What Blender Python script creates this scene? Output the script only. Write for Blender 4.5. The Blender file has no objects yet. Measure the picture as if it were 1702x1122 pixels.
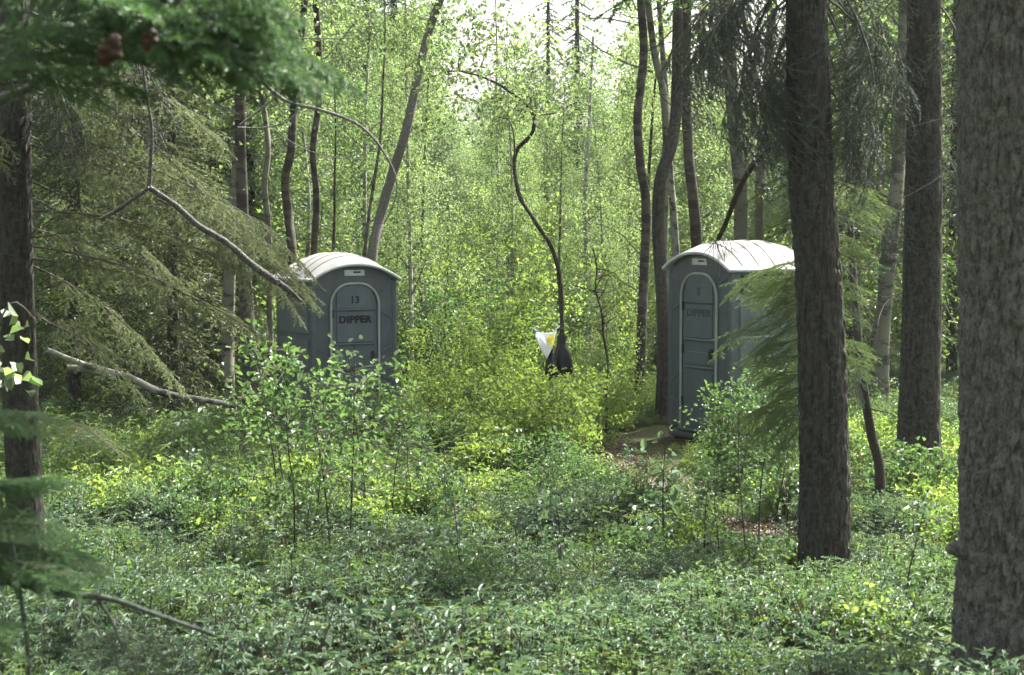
import bpy, math, random
import numpy as np
from mathutils import Vector, Euler, noise as mnoise

SC = bpy.context.scene
COL = SC.collection
rnd = random.Random(7)
rng = np.random.default_rng(7)
R = math.radians

# ------------------------------------------------------------------ camera, sky, sun, exposure
FPX, CX, CY, HOR = 3000.0, 851.0, 561.0, 370.0
CAMZ = 2.52
PITCH = math.atan((CY - HOR) / FPX)
cam = bpy.data.cameras.new('camera')
cam.sensor_width = 36.0
cam.lens = 36.0 * FPX / 1702.0
cam.clip_start, cam.clip_end = 0.1, 1000
cam.dof.use_dof = True
cam.dof.focus_distance = 20.0
cam.dof.aperture_fstop = 9.0
camo = bpy.data.objects.new('camera', cam)
COL.objects.link(camo)
camo.location = (0, 0, CAMZ)
camo.rotation_euler = (math.pi / 2 - PITCH, 0, 0)
SC.camera = camo

SUN_EL, SUN_AZ = R(50), R(42)          # azimuth measured from +Y towards +X
world = bpy.data.worlds.new('World')
SC.world = world
world.use_nodes = True
wn, wl = world.node_tree.nodes, world.node_tree.links
wn.clear()
sky = wn.new('ShaderNodeTexSky')
sky.sky_type = 'NISHITA'
sky.sun_disc = False
sky.sun_elevation = SUN_EL
sky.sun_rotation = SUN_AZ
sky.dust_density = 6.0
sky.air_density = 1.0
sky.ozone_density = 1.0
bg = wn.new('ShaderNodeBackground')
bg.inputs['Strength'].default_value = 0.088
wo = wn.new('ShaderNodeOutputWorld')
veil = wn.new('ShaderNodeHueSaturation')          # thin high cloud takes most of the blue out
veil.inputs['Saturation'].default_value = 0.35
wl.new(sky.outputs[0], veil.inputs['Color'])
wl.new(veil.outputs[0], bg.inputs[0])
wl.new(bg.outputs[0], wo.inputs[0])

sl = bpy.data.lights.new('sun', 'SUN')
sl.energy = 5.0
sl.angle = R(1.2)
sl.color = (1.0, 0.97, 0.90)
so = bpy.data.objects.new('sun', sl)
COL.objects.link(so)
sdir = Vector((math.sin(SUN_AZ) * math.cos(SUN_EL), math.cos(SUN_AZ) * math.cos(SUN_EL), math.sin(SUN_EL)))
so.rotation_euler = sdir.to_track_quat('Z', 'Y').to_euler()
so.location = (8, 20, 30)

SC.view_settings.view_transform = 'Standard'
SC.view_settings.look = 'None'
SC.view_settings.exposure = 2.28
SC.view_settings.gamma = 1.0
SC.view_settings.use_curve_mapping = False
SC.cycles.max_bounces = 7
SC.cycles.diffuse_bounces = 4
SC.cycles.glossy_bounces = 2
SC.cycles.transmission_bounces = 4
SC.cycles.caustics_reflective = False
SC.cycles.caustics_refractive = False
SC.cycles.use_denoising = True


def P(px, py, d):
    """the point that photo pixel (px, py) shows at depth d"""
    u, v = (px - CX) / FPX, (CY - py) / FPX
    c, s = math.cos(PITCH), math.sin(PITCH)
    x, y, z = u, c + v * s, -s + v * c
    k = d / y
    return Vector((x * k, d, CAMZ + z * k))


# ------------------------------------------------------------------ ground shape
_gy = np.array([-20, 0, 5, 6.8, 9, 11.3, 14, 16, 20.7, 30, 60, 120, 400])
_gz = np.array([0.90, 0.88, 0.80, 0.67, 0.41, 0.18, 0.08, 0.01, -0.07, -0.07, 0.3, 1.6, 3.0])


def ground_base(x, y):
    z = float(np.interp(y, _gy, _gz))
    dip = max(0.0, min(1.0, (1.0 - x) / 4.0)) * max(0.0, min(1.0, (y - 14) / 8.0))
    return z - 0.19 * dip


def gz(x, y):
    z = ground_base(x, y)
    n = mnoise.noise(Vector((x * 0.75, y * 0.75, 3.1))) * 0.15 + mnoise.noise(Vector((x * 1.7, y * 1.7, 8.0))) * 0.04
    flat = min(1.0, math.hypot(x - 2.35, y - 21.0) / 2.5)
    return z + n * (0.15 + 0.85 * flat) * (1.0 if y < 60 else 3.0)


# ------------------------------------------------------------------ mesh builder
class G:
    def __init__(s):
        s.V, s.F, s.n = [], [], 0

    def add(s, V, F, mat=0, tint=0.5):
        V = np.asarray(V, dtype=np.float64).reshape(-1, 3)
        F = np.asarray(F, dtype=np.int64)
        if len(F) == 0:
            return
        t = np.broadcast_to(np.asarray(tint, dtype=np.float64), (len(F),))
        s.V.append(V)
        s.F.append((F + s.n, mat, t))
        s.n += len(V)

    def mesh(s, name, mats, smooth=()):
        me = bpy.data.meshes.new(name)
        V = np.concatenate(s.V)
        me.vertices.add(len(V))
        me.vertices.foreach_set('co', V.ravel())
        li, ls, mi, tt, sm = [], [], [], [], []
        o = 0
        for F, m, t in s.F:
            k = F.shape[1]
            li.append(F.ravel())
            ls.append(o + np.arange(len(F)) * k)
            o += F.size
            mi.append(np.full(len(F), m))
            tt.append(t)
            sm.append(np.full(len(F), m in smooth))
        li, ls = np.concatenate(li), np.concatenate(ls)
        me.loops.add(len(li))
        me.loops.foreach_set('vertex_index', li.astype(np.int32))
        me.polygons.add(len(ls))
        me.polygons.foreach_set('loop_start', ls.astype(np.int32))
        me.polygons.foreach_set('material_index', np.concatenate(mi).astype(np.int32))
        me.polygons.foreach_set('use_smooth', np.concatenate(sm))
        a = me.attributes.new('tint', 'FLOAT', 'FACE')
        a.data.foreach_set('value', np.concatenate(tt).astype(np.float32))
        for m in mats:
            me.materials.append(m)
        me.update(calc_edges=True)
        me.validate()
        return me


def link(name, data, parent=None, loc=(0, 0, 0), rot=(0, 0, 0), scale=(1, 1, 1)):
    o = bpy.data.objects.new(name, data)
    COL.objects.link(o)
    o.parent = parent
    o.location, o.rotation_euler = loc, rot
    o.scale = scale if hasattr(scale, '__len__') else (scale,) * 3
    return o


def tag(o, label=None, cat=None, group=None, kind=None):
    if label:
        o['label'] = label
    if cat:
        o['category'] = cat
    if group:
        o['group'] = group
    if kind:
        o['kind'] = kind
    return o


def thing(name, label, cat, loc=(0, 0, 0), rz=0.0, group=None):
    o = link(name, None, None, loc, (0, 0, rz))
    o.empty_display_size = 0.2
    return tag(o, label, cat, group)


def unit(v):
    return v / np.maximum(np.linalg.norm(v, axis=-1, keepdims=True), 1e-9)


def frames(T):
    """two unit vectors perpendicular to each row of T"""
    ref = np.where(np.abs(T[:, 2:3]) > 0.9, np.array([[1.0, 0, 0]]), np.array([[0, 0, 1.0]]))
    A = unit(np.cross(T, ref))
    return A, np.cross(T, A)


def segs(g, P0, P1, r0, r1, sides=3, mat=0):
    """many straight tapered twig segments at once"""
    P0, P1 = np.asarray(P0, float), np.asarray(P1, float)
    if len(P0) == 0:
        return
    r0, r1 = np.asarray(r0, float)[:, None], np.asarray(r1, float)[:, None]
    A, B = frames(unit(P1 - P0))
    n = len(P0)
    V = np.zeros((n, 2 * sides, 3))
    for k in range(sides):
        c, s = math.cos(2 * math.pi * k / sides), math.sin(2 * math.pi * k / sides)
        V[:, k] = P0 + (A * c + B * s) * r0
        V[:, sides + k] = P1 + (A * c + B * s) * r1
    F = np.array([[k, (k + 1) % sides, sides + (k + 1) % sides, sides + k] for k in range(sides)])
    F = (F[None] + (np.arange(n) * 2 * sides)[:, None, None]).reshape(-1, 4)
    g.add(V, F, mat)


def tube(g, pts, rad, sides=10, mat=0, cap=True, disp=None, sub=1):
    """a continuous tapered tube through pts; disp(point, angle, length) -> added radius"""
    pts = np.array([tuple(p) for p in pts], float)
    rad = np.array(rad, float)
    if sub > 1:
        n = len(pts)
        t = np.linspace(0, n - 1, (n - 1) * sub + 1)
        i = np.clip(t.astype(int), 0, n - 2)
        f = (t - i)[:, None]
        p0, p1, p2, p3 = pts[np.maximum(i - 1, 0)], pts[i], pts[i + 1], pts[np.minimum(i + 2, n - 1)]
        q = 0.5 * ((2 * p1) + (-p0 + p2) * f + (2 * p0 - 5 * p1 + 4 * p2 - p3) * f**2 + (-p0 + 3 * p1 - 3 * p2 + p3) * f**3)
        rad = np.interp(t, np.arange(n), rad)
        pts = q
    T = unit(np.gradient(pts, axis=0))
    A = np.zeros_like(T)
    a = np.cross(T[0], [0, 1.0, 0.0])
    if np.linalg.norm(a) < 0.1:
        a = np.cross(T[0], [1.0, 0, 0])
    for i in range(len(T)):
        a = a - T[i] * np.dot(a, T[i])
        a /= np.linalg.norm(a)
        A[i] = a
    B = np.cross(T, A)
    th = np.linspace(0, 2 * math.pi, sides, endpoint=False)
    d = A[:, None] * np.cos(th)[None, :, None] + B[:, None] * np.sin(th)[None, :, None]
    r = np.repeat(rad[:, None], sides, axis=1)
    if disp is not None:
        for i in range(len(pts)):
            for k in range(sides):
                r[i, k] += disp(pts[i] + d[i, k] * rad[i], th[k], i, rad[i])
    V = pts[:, None] + d * r[..., None]
    n = len(pts)
    i, k = np.meshgrid(np.arange(n - 1), np.arange(sides), indexing='ij')
    k2 = (k + 1) % sides
    F = np.stack([i * sides + k, (i + 1) * sides + k, (i + 1) * sides + k2, i * sides + k2], -1).reshape(-1, 4)
    V = V.reshape(-1, 3)
    g.add(V, F, mat)
    if cap:
        for e, rev in ((0, False), (n - 1, True)):
            ring = V[e * sides:(e + 1) * sides]
            c = ring.mean(0)
            VV = np.vstack([ring, c])
            FF = [[q, (q + 1) % sides, sides] if not rev else [(q + 1) % sides, q, sides] for q in range(sides)]
            g.add(VV, FF, mat)


def box(g, c, s, mat=0, rz=0.0, bev=0.0):
    x, y, z = s[0] / 2, s[1] / 2, s[2] / 2
    if bev <= 0:
        V = np.array([(a * x, b * y, e * z) for a in (-1, 1) for b in (-1, 1) for e in (-1, 1)])
        F = [[0, 1, 3, 2], [4, 6, 7, 5], [0, 4, 5, 1], [2, 3, 7, 6], [0, 2, 6, 4], [1, 5, 7, 3]]
    else:
        b = bev
        prof = [(-x + b, -y), (x - b, -y), (x, -y + b), (x, y - b), (x - b, y), (-x + b, y), (-x, y - b), (-x, -y + b)]
        V, F = [], []
        rings = [(-z, b), (-z + b, 0), (z - b, 0), (z, b)]
        for zz, ins in rings:
            for (px_, py_) in prof:
                V.append((px_ * (1 - ins / x), py_ * (1 - ins / y), zz))
        for i in range(3):
            for k in range(8):
                F.append([i * 8 + k, i * 8 + (k + 1) % 8, (i + 1) * 8 + (k + 1) % 8, (i + 1) * 8 + k])
        V = np.array(V)
        ca, sa = math.cos(rz), math.sin(rz)
        V = np.stack([V[:, 0] * ca - V[:, 1] * sa, V[:, 0] * sa + V[:, 1] * ca, V[:, 2]], -1) + np.array(c)
        g.add(V, F, mat)
        g.add(V[:8], [[7, 6, 5, 4, 3, 2, 1, 0]], mat)
        g.add(V[24:], [[0, 1, 2, 3, 4, 5, 6, 7]], mat)
        return
    ca, sa = math.cos(rz), math.sin(rz)
    V = np.stack([V[:, 0] * ca - V[:, 1] * sa, V[:, 0] * sa + V[:, 1] * ca, V[:, 2]], -1) + np.array(c)
    g.add(V, F, mat)


def leaves(g, pos, axis, nrm, length, width, mat=1, tint=None, fold=0.25, shape='hex', curl=0.15):
    """leaf blades: pos = stalk end, axis = towards the tip"""
    n = len(pos)
    if n == 0:
        return
    axis = unit(axis)
    side = unit(np.cross(nrm, axis))
    up = np.cross(axis, side)
    L, W = np.asarray(length)[:, None], np.asarray(width)[:, None]
    if tint is None:
        tint = rng.random(n)
    if shape == 'hex':
        V = np.stack([
            pos,
            pos + axis * L * 0.28 - side * W * 0.46 + up * W * fold,
            pos + axis * L * 0.68 - side * W * 0.40 + up * (W * fold - L * curl * 0.4),
            pos + axis * L - up * L * curl,
            pos + axis * L * 0.68 + side * W * 0.40 + up * (W * fold - L * curl * 0.4),
            pos + axis * L * 0.28 + side * W * 0.46 + up * W * fold], 1)
        b = (np.arange(n) * 6)[:, None]
        F = np.concatenate([b + np.array([[0, 3, 2, 1]]), b + np.array([[0, 5, 4, 3]])])
        g.add(V, F, mat, np.concatenate([tint, tint]))
    else:
        V = np.stack([pos, pos + axis * L * 0.5 - side * W * 0.5 + up * W * fold, pos + axis * L - up * L * curl,
                      pos + axis * L * 0.5 + side * W * 0.5 + up * W * fold], 1)
        b = (np.arange(n) * 4)[:, None]
        F = np.concatenate([b + np.array([[0, 2, 1]]), b + np.array([[0, 3, 2]])])
        g.add(V, F, mat, np.concatenate([tint, tint]))


def rand_unit(n, zb=0.0, zs=1.0):
    v = rng.normal(size=(n, 3))
    v[:, 2] = v[:, 2] * zs + zb
    return unit(v)


# ------------------------------------------------------------------ materials
def new_mat(name):
    m = bpy.data.materials.new(name)
    m.use_nodes = True
    nt = m.node_tree
    nt.nodes.clear()
    out = nt.nodes.new('ShaderNodeOutputMaterial')
    return m, nt, out


def node(nt, typ, **kw):
    n = nt.nodes.new(typ)
    for k, v in kw.items():
        if k.startswith('i_'):
            key = k[2:].replace('_', ' ')
            n.inputs[int(key) if key.isdigit() else key].default_value = v
        else:
            setattr(n, k, v)
    return n


def ramp(nt, fac, stops):
    r = nt.nodes.new('ShaderNodeValToRGB')
    e = r.color_ramp.elements
    while len(e) < len(stops):
        e.new(0.5)
    for q, (p, c) in zip(e, stops):
        q.position = p
        q.color = (*c, 1)
    nt.links.new(fac, r.inputs[0])
    return r.outputs[0]


def leaf_mat(name, dark, light, trans=0.45, rough=0.42, spec=0.5, tyel=1.25, brown=0.0):
    m, nt, out = new_mat(name)
    L = nt.links.new
    at = node(nt, 'ShaderNodeAttribute', attribute_name='tint')
    oi = node(nt, 'ShaderNodeObjectInfo')
    ad = node(nt, 'ShaderNodeMath', operation='MULTIPLY_ADD')
    L(oi.outputs['Random'], ad.inputs[0])
    ad.inputs[1].default_value = 0.35
    sub = node(nt, 'ShaderNodeMath', operation='MULTIPLY')
    L(at.outputs['Fac'], sub.inputs[0])
    sub.inputs[1].default_value = 0.65
    L(sub.outputs[0], ad.inputs[2])
    mid = tuple((a + b) / 2 for a, b in zip(dark, light))
    st = [(0.05, dark), (0.5, mid), (0.95, light)]
    if brown:
        st = [(0.0, (0.10, 0.055, 0.02)), (brown, (0.09, 0.07, 0.02)), (brown + 0.06, dark), (0.55, mid), (0.95, light)]
    col = ramp(nt, ad.outputs[0], st)
    pb = node(nt, 'ShaderNodeBsdfPrincipled')
    pb.inputs['Roughness'].default_value = rough
    pb.inputs['Specular IOR Level'].default_value = spec
    L(col, pb.inputs['Base Color'])
    tc = node(nt, 'ShaderNodeMix', data_type='RGBA', blend_type='MULTIPLY')
    tc.inputs[0].default_value = 1.0
    L(col, tc.inputs[6])
    tc.inputs[7].default_value = (tyel * 1.02, tyel * 1.08, tyel * 0.58, 1)
    tr = node(nt, 'ShaderNodeBsdfTranslucent')
    L(tc.outputs[2], tr.inputs[0])
    mx = node(nt, 'ShaderNodeMixShader')
    mx.inputs[0].default_value = trans
    L(pb.outputs[0], mx.inputs[1])
    L(tr.outputs[0], mx.inputs[2])
    L(mx.outputs[0], out.inputs[0])
    return m


M = {}
M['aspen_leaf'] = leaf_mat('aspen_leaf', (0.058, 0.105, 0.056), (0.205, 0.255, 0.138), trans=0.50, rough=0.5, spec=0.35, tyel=1.5)
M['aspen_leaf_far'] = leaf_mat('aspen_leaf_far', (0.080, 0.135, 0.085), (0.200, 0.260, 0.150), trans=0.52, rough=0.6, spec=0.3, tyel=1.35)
M['shrub_leaf'] = leaf_mat('shrub_leaf', (0.032, 0.078, 0.032), (0.120, 0.180, 0.075), trans=0.42, rough=0.48, spec=0.38, tyel=1.4)
M['lime_leaf'] = leaf_mat('lime_leaf', (0.080, 0.135, 0.034), (0.205, 0.262, 0.082), trans=0.52, rough=0.5, spec=0.35, tyel=1.6)
M['herb_leaf'] = leaf_mat('herb_leaf', (0.036, 0.078, 0.046), (0.155, 0.218, 0.145), trans=0.30, rough=0.55, spec=0.30, tyel=1.2, brown=0.02)
M['herb_leaf_warm'] = leaf_mat('herb_leaf_warm', (0.045, 0.085, 0.028), (0.150, 0.205, 0.070), trans=0.35, rough=0.55, spec=0.35, tyel=1.3, brown=0.07)
M['curled_leaf'] = leaf_mat('curled_leaf', (0.028, 0.017, 0.011), (0.085, 0.050, 0.030), trans=0.04, rough=0.7, spec=0.2, tyel=0.8)
M['needle_lit'] = leaf_mat('needle_lit', (0.036, 0.075, 0.024), (0.140, 0.195, 0.062), trans=0.38, rough=0.5, tyel=1.5)  # paler, yellower copy of needle; sunlight on the sprays put into the colour
M['pale_leaf'] = leaf_mat('pale_leaf', (0.06, 0.10, 0.04), (0.13, 0.17, 0.09), trans=0.22, rough=0.5, spec=0.4, tyel=1.1)
M['broad_leaf'] = leaf_mat('broad_leaf', (0.040, 0.090, 0.045), (0.100, 0.165, 0.090), trans=0.28, rough=0.65, spec=0.2, tyel=1.2)
M['blade'] = leaf_mat('blade', (0.06, 0.12, 0.03), (0.18, 0.24, 0.07), trans=0.40, rough=0.5, tyel=1.4, brown=0.12)
M['needle'] = leaf_mat('needle', (0.018, 0.050, 0.020), (0.065, 0.120, 0.036), trans=0.25, rough=0.5, tyel=1.3)
M['needle_fresh'] = leaf_mat('needle_fresh', (0.035, 0.100, 0.034), (0.105, 0.215, 0.070), trans=0.28, rough=0.45, tyel=1.1)
M['needle_olive'] = leaf_mat('needle_olive', (0.048, 0.076, 0.036), (0.175, 0.210, 0.105), trans=0.35, rough=0.55, tyel=1.3, brown=0.08)
M['needle_dark'] = leaf_mat('needle_dark', (0.018, 0.034, 0.022), (0.060, 0.085, 0.050), trans=0.15, rough=0.6, tyel=1.0)
M['dead_leaf'] = leaf_mat('dead_leaf', (0.045, 0.030, 0.018), (0.15, 0.105, 0.068), trans=0.2, rough=0.6, tyel=0.9)


def bark_mat(name, c1, c2, c3, scale=(10, 10, 2.2), bump=0.5, rough=0.9, lich=None):
    m, nt, out = new_mat(name)
    L = nt.links.new
    tc = node(nt, 'ShaderNodeTexCoord')
    mp = node(nt, 'ShaderNodeMapping')
    mp.inputs['Scale'].default_value = scale
    L(tc.outputs['Object'], mp.inputs[0])
    n1 = node(nt, 'ShaderNodeTexNoise')
    n1.inputs['Scale'].default_value = 3.0
    n1.inputs['Detail'].default_value = 8
    n1.inputs['Roughness'].default_value = 0.7
    L(mp.outputs[0], n1.inputs[0])
    vo = node(nt, 'ShaderNodeTexVoronoi', feature='DISTANCE_TO_EDGE')
    vo.inputs['Scale'].default_value = 4.0
    L(mp.outputs[0], vo.inputs[0])
    col = ramp(nt, n1.outputs[0], [(0.30, c1), (0.5, c2), (0.72, c3)])
    if lich:
        n2 = node(nt, 'ShaderNodeTexNoise')
        n2.inputs['Scale'].default_value = 26.0
        n2.inputs['Detail'].default_value = 7
        n2.inputs['Roughness'].default_value = 0.7
        L(tc.outputs['Object'], n2.inputs[0])
        f = ramp(nt, n2.outputs[0], [(0.50, (0, 0, 0)), (0.58, (1, 1, 1))])
        mx = node(nt, 'ShaderNodeMix', data_type='RGBA')
        L(f, mx.inputs[0])
        L(col, mx.inputs[6])
        mx.inputs[7].default_value = (*lich, 1)
        col = mx.outputs[2]
    ma = node(nt, 'ShaderNodeMath', operation='MULTIPLY_ADD')
    L(vo.outputs[0], ma.inputs[0])
    ma.inputs[1].default_value = 0.8
    L(n1.outputs[0], ma.inputs[2])
    bp = node(nt, 'ShaderNodeBump')
    bp.inputs['Strength'].default_value = bump
    bp.inputs['Distance'].default_value = 0.02
    L(ma.outputs[0], bp.inputs['Height'])
    pb = node(nt, 'ShaderNodeBsdfPrincipled')
    pb.inputs['Roughness'].default_value = rough
    pb.inputs['Specular IOR Level'].default_value = 0.2
    L(col, pb.inputs['Base Color'])
    L(bp.outputs[0], pb.inputs['Normal'])
    L(pb.outputs[0], out.inputs[0])
    return m


def pale_bark(name, base, band, dark_amt=0.5, seed=0.0):
    m, nt, out = new_mat(name)
    L = nt.links.new
    tc = node(nt, 'ShaderNodeTexCoord')
    mp = node(nt, 'ShaderNodeMapping')
    mp.inputs['Scale'].default_value = (3.0, 3.0, 7.5)
    mp.inputs['Location'].default_value = (seed, seed, seed)
    L(tc.outputs['Object'], mp.inputs[0])
    n1 = node(nt, 'ShaderNodeTexNoise')
    n1.inputs['Scale'].default_value = 1.2
    n1.inputs['Detail'].default_value = 7
    n1.inputs['Roughness'].default_value = 0.65
    L(mp.outputs[0], n1.inputs[0])
    n2 = node(nt, 'ShaderNodeTexNoise')
    n2.inputs['Scale'].default_value = 1.3
    n2.inputs['Detail'].default_value = 5
    L(tc.outputs['Object'], n2.inputs[0])
    f1 = ramp(nt, n1.outputs[0], [(0.40 + 0.12 * dark_amt, (1, 1, 1)), (0.47 + 0.12 * dark_amt, (0, 0, 0))])
    f2 = ramp(nt, n2.outputs[0], [(0.35, (0, 0, 0)), (0.75, (1, 1, 1))])
    mx0 = node(nt, 'ShaderNodeMix', data_type='RGBA')
    L(f2, mx0.inputs[0])
    mx0.inputs[6].default_value = (*base, 1)
    mx0.inputs[7].default_value = (base[0] * 0.55, base[1] * 0.56, base[2] * 0.5, 1)
    mx = node(nt, 'ShaderNodeMix', data_type='RGBA')
    fm = node(nt, 'ShaderNodeMath', operation='MULTIPLY')
    L(f1, fm.inputs[0])
    fm.inputs[1].default_value = 0.85
    L(fm.outputs[0], mx.inputs[0])
    L(mx0.outputs[2], mx.inputs[6])
    mx.inputs[7].default_value = (*band, 1)
    bp = node(nt, 'ShaderNodeBump')
    bp.inputs['Strength'].default_value = 0.35
    bp.inputs['Distance'].default_value = 0.01
    L(n1.outputs[0], bp.inputs['Height'])
    pb = node(nt, 'ShaderNodeBsdfPrincipled')
    pb.inputs['Roughness'].default_value = 0.75
    pb.inputs['Specular IOR Level'].default_value = 0.25
    L(mx.outputs[2], pb.inputs['Base Color'])
    L(bp.outputs[0], pb.inputs['Normal'])
    L(pb.outputs[0], out.inputs[0])
    return m


M['spruce_bark'] = bark_mat('spruce_bark', (0.011, 0.010, 0.008), (0.035, 0.031, 0.025), (0.078, 0.070, 0.057), lich=(0.050, 0.060, 0.042))
M['spruce_bark_grey'] = bark_mat('spruce_bark_grey', (0.050, 0.049, 0.041), (0.135, 0.132, 0.110), (0.25, 0.245, 0.205), scale=(30, 30, 11), lich=(0.20, 0.21, 0.165), bump=1.0)
M['twig'] = bark_mat('twig', (0.05, 0.04, 0.03), (0.09, 0.075, 0.06), (0.15, 0.13, 0.11), scale=(20, 20, 20), bump=0.2)
M['twig_grey'] = bark_mat('twig_grey', (0.08, 0.08, 0.07), (0.16, 0.15, 0.14), (0.28, 0.27, 0.25), scale=(14, 14, 14), bump=0.4)
M['branch_mottled'] = bark_mat('branch_mottled', (0.03, 0.028, 0.025), (0.10, 0.095, 0.085), (0.24, 0.23, 0.21), scale=(22, 22, 22), bump=0.7)
M['twig_dark'] = bark_mat('twig_dark', (0.02, 0.017, 0.013), (0.045, 0.038, 0.03), (0.08, 0.07, 0.06), scale=(20, 20, 20), bump=0.3)
M['lichen_twig'] = bark_mat('lichen_twig', (0.03, 0.035, 0.028), (0.075, 0.09, 0.07), (0.14, 0.16, 0.13), scale=(20, 20, 20), bump=0.3)
M['birch_bark'] = pale_bark('birch_bark', (0.235, 0.235, 0.195), (0.028, 0.030, 0.024), 0.40)
M['aspen_bark'] = pale_bark('aspen_bark', (0.155, 0.155, 0.115), (0.035, 0.030, 0.022), 0.25, 3.0)
M['alder_bark'] = pale_bark('alder_bark', (0.085, 0.078, 0.06), (0.022, 0.019, 0.015), 0.60, 7.0)
M['pale_stem'] = pale_bark('pale_stem', (0.46, 0.46, 0.41), (0.14, 0.13, 0.10), 0.3, 5.0)


def plain(name, col, rough=0.6, spec=0.4, var=0.25, scale=6.0, metal=0.0, dirt=None, dirt_amt=0.5, trans=0.0, splash=None):
    m, nt, out = new_mat(name)
    L = nt.links.new
    tc = node(nt, 'ShaderNodeTexCoord')
    n1 = node(nt, 'ShaderNodeTexNoise')
    n1.inputs['Scale'].default_value = scale
    n1.inputs['Detail'].default_value = 7
    n1.inputs['Roughness'].default_value = 0.62
    L(tc.outputs['Object'], n1.inputs[0])
    lo = tuple(c * (1 - var) for c in col)
    hi = tuple(min(1, c * (1 + var)) for c in col)
    c = ramp(nt, n1.outputs[0], [(0.3, lo), (0.7, hi)])
    if dirt:
        n2 = node(nt, 'ShaderNodeTexNoise')
        n2.inputs['Scale'].default_value = 2.3
        n2.inputs['Detail'].default_value = 8
        n2.inputs['Roughness'].default_value = 0.7
        mp = node(nt, 'ShaderNodeMapping')
        mp.inputs['Scale'].default_value = (1.0, 1.0, 0.5)
        L(tc.outputs['Object'], mp.inputs[0])
        L(mp.outputs[0], n2.inputs[0])
        f = ramp(nt, n2.outputs[0], [(0.66 - 0.3 * dirt_amt, (0, 0, 0)), (0.85 - 0.2 * dirt_amt, (1, 1, 1))])
        mx = node(nt, 'ShaderNodeMix', data_type='RGBA')
        fm = node(nt, 'ShaderNodeMath', operation='MULTIPLY')
        L(f, fm.inputs[0])
        fm.inputs[1].default_value = 0.75
        L(fm.outputs[0], mx.inputs[0])
        L(c, mx.inputs[6])
        mx.inputs[7].default_value = (*dirt, 1)
        c = mx.outputs[2]
    if splash:
        sx = node(nt, 'ShaderNodeSeparateXYZ')
        L(tc.outputs['Object'], sx.inputs[0])
        n3 = node(nt, 'ShaderNodeTexNoise')
        n3.inputs['Scale'].default_value = 7.0
        n3.inputs['Detail'].default_value = 9
        n3.inputs['Roughness'].default_value = 0.75
        mp3 = node(nt, 'ShaderNodeMapping')
        mp3.inputs['Scale'].default_value = (1.6, 1.6, 0.22)
        L(tc.outputs['Object'], mp3.inputs[0])
        L(mp3.outputs[0], n3.inputs[0])
        hz_ = node(nt, 'ShaderNodeMapRange')
        hz_.inputs[1].default_value, hz_.inputs[2].default_value = 0.1, 0.75
        hz_.inputs[3].default_value, hz_.inputs[4].default_value = 0.22, 0.0
        L(sx.outputs[2], hz_.inputs[0])
        sm_ = node(nt, 'ShaderNodeMath', operation='ADD')
        L(n3.outputs[0], sm_.inputs[0])
        L(hz_.outputs[0], sm_.inputs[1])
        f3 = ramp(nt, sm_.outputs[0], [(0.52, (0, 0, 0)), (0.80, (0.45, 0.45, 0.45))])
        m3 = node(nt, 'ShaderNodeMix', data_type='RGBA')
        L(f3, m3.inputs[0])
        L(c, m3.inputs[6])
        m3.inputs[7].default_value = (*splash, 1)
        c = m3.outputs[2]
    bp = node(nt, 'ShaderNodeBump')
    bp.inputs['Strength'].default_value = 0.12
    bp.inputs['Distance'].default_value = 0.01
    L(n1.outputs[0], bp.inputs['Height'])
    pb = node(nt, 'ShaderNodeBsdfPrincipled')
    pb.inputs['Roughness'].default_value = rough
    pb.inputs['Specular IOR Level'].default_value = spec
    pb.inputs['Metallic'].default_value = metal
    L(c, pb.inputs['Base Color'])
    L(bp.outputs[0], pb.inputs['Normal'])
    sh = pb.outputs[0]
    if trans:
        tr = node(nt, 'ShaderNodeBsdfTranslucent')
        L(c, tr.inputs[0])
        ms = node(nt, 'ShaderNodeMixShader')
        ms.inputs[0].default_value = trans
        L(sh, ms.inputs[1])
        L(tr.outputs[0], ms.inputs[2])
        sh = ms.outputs[0]
    L(sh, out.inputs[0])
    return m


M['plastic'] = plain('plastic', (0.060, 0.080, 0.088), 0.42, 0.5, 0.16, 5, dirt=(0.045, 0.05, 0.044), dirt_amt=0.6, splash=(0.125, 0.135, 0.125))
M['plastic_door'] = plain('plastic_door', (0.076, 0.102, 0.114), 0.40, 0.5, 0.14, 5, dirt=(0.052, 0.06, 0.058), dirt_amt=0.6, splash=(0.15, 0.165, 0.155))
M['door_trim'] = plain('door_trim', (0.30, 0.32, 0.29), 0.5, 0.4, 0.15, 8, dirt=(0.16, 0.16, 0.12), dirt_amt=0.5)
M['roof_white'] = plain('roof_white', (0.50, 0.485, 0.47), 0.5, 0.4, 0.08, 6, dirt=(0.40, 0.33, 0.27), dirt_amt=0.62, trans=0.15)
M['roof_rib'] = plain('roof_rib', (0.30, 0.265, 0.22), 0.55, 0.4, 0.15, 6, dirt=(0.25, 0.2, 0.15), dirt_amt=0.6)
M['roof_lip'] = plain('roof_lip', (0.50, 0.52, 0.52), 0.45, 0.4, 0.12, 8, dirt=(0.3, 0.28, 0.24), dirt_amt=0.5)
M['black'] = plain('black', (0.012, 0.012, 0.013), 0.5, 0.4, 0.3, 8)
M['ink'] = plain('ink', (0.010, 0.010, 0.012), 0.6, 0.3, 0.2, 30)
M['ink_faded'] = plain('ink_faded', (0.030, 0.036, 0.040), 0.6, 0.3, 0.5, 34, dirt=(0.08, 0.10, 0.11), dirt_amt=0.85)
M['sticker'] = plain('sticker', (0.50, 0.52, 0.50), 0.5, 0.4, 0.15, 12, dirt=(0.25, 0.27, 0.24), dirt_amt=0.6)
M['board'] = plain('board', (0.20, 0.175, 0.155), 0.8, 0.2, 0.3, 14, dirt=(0.10, 0.08, 0.06), dirt_amt=0.6)
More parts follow.
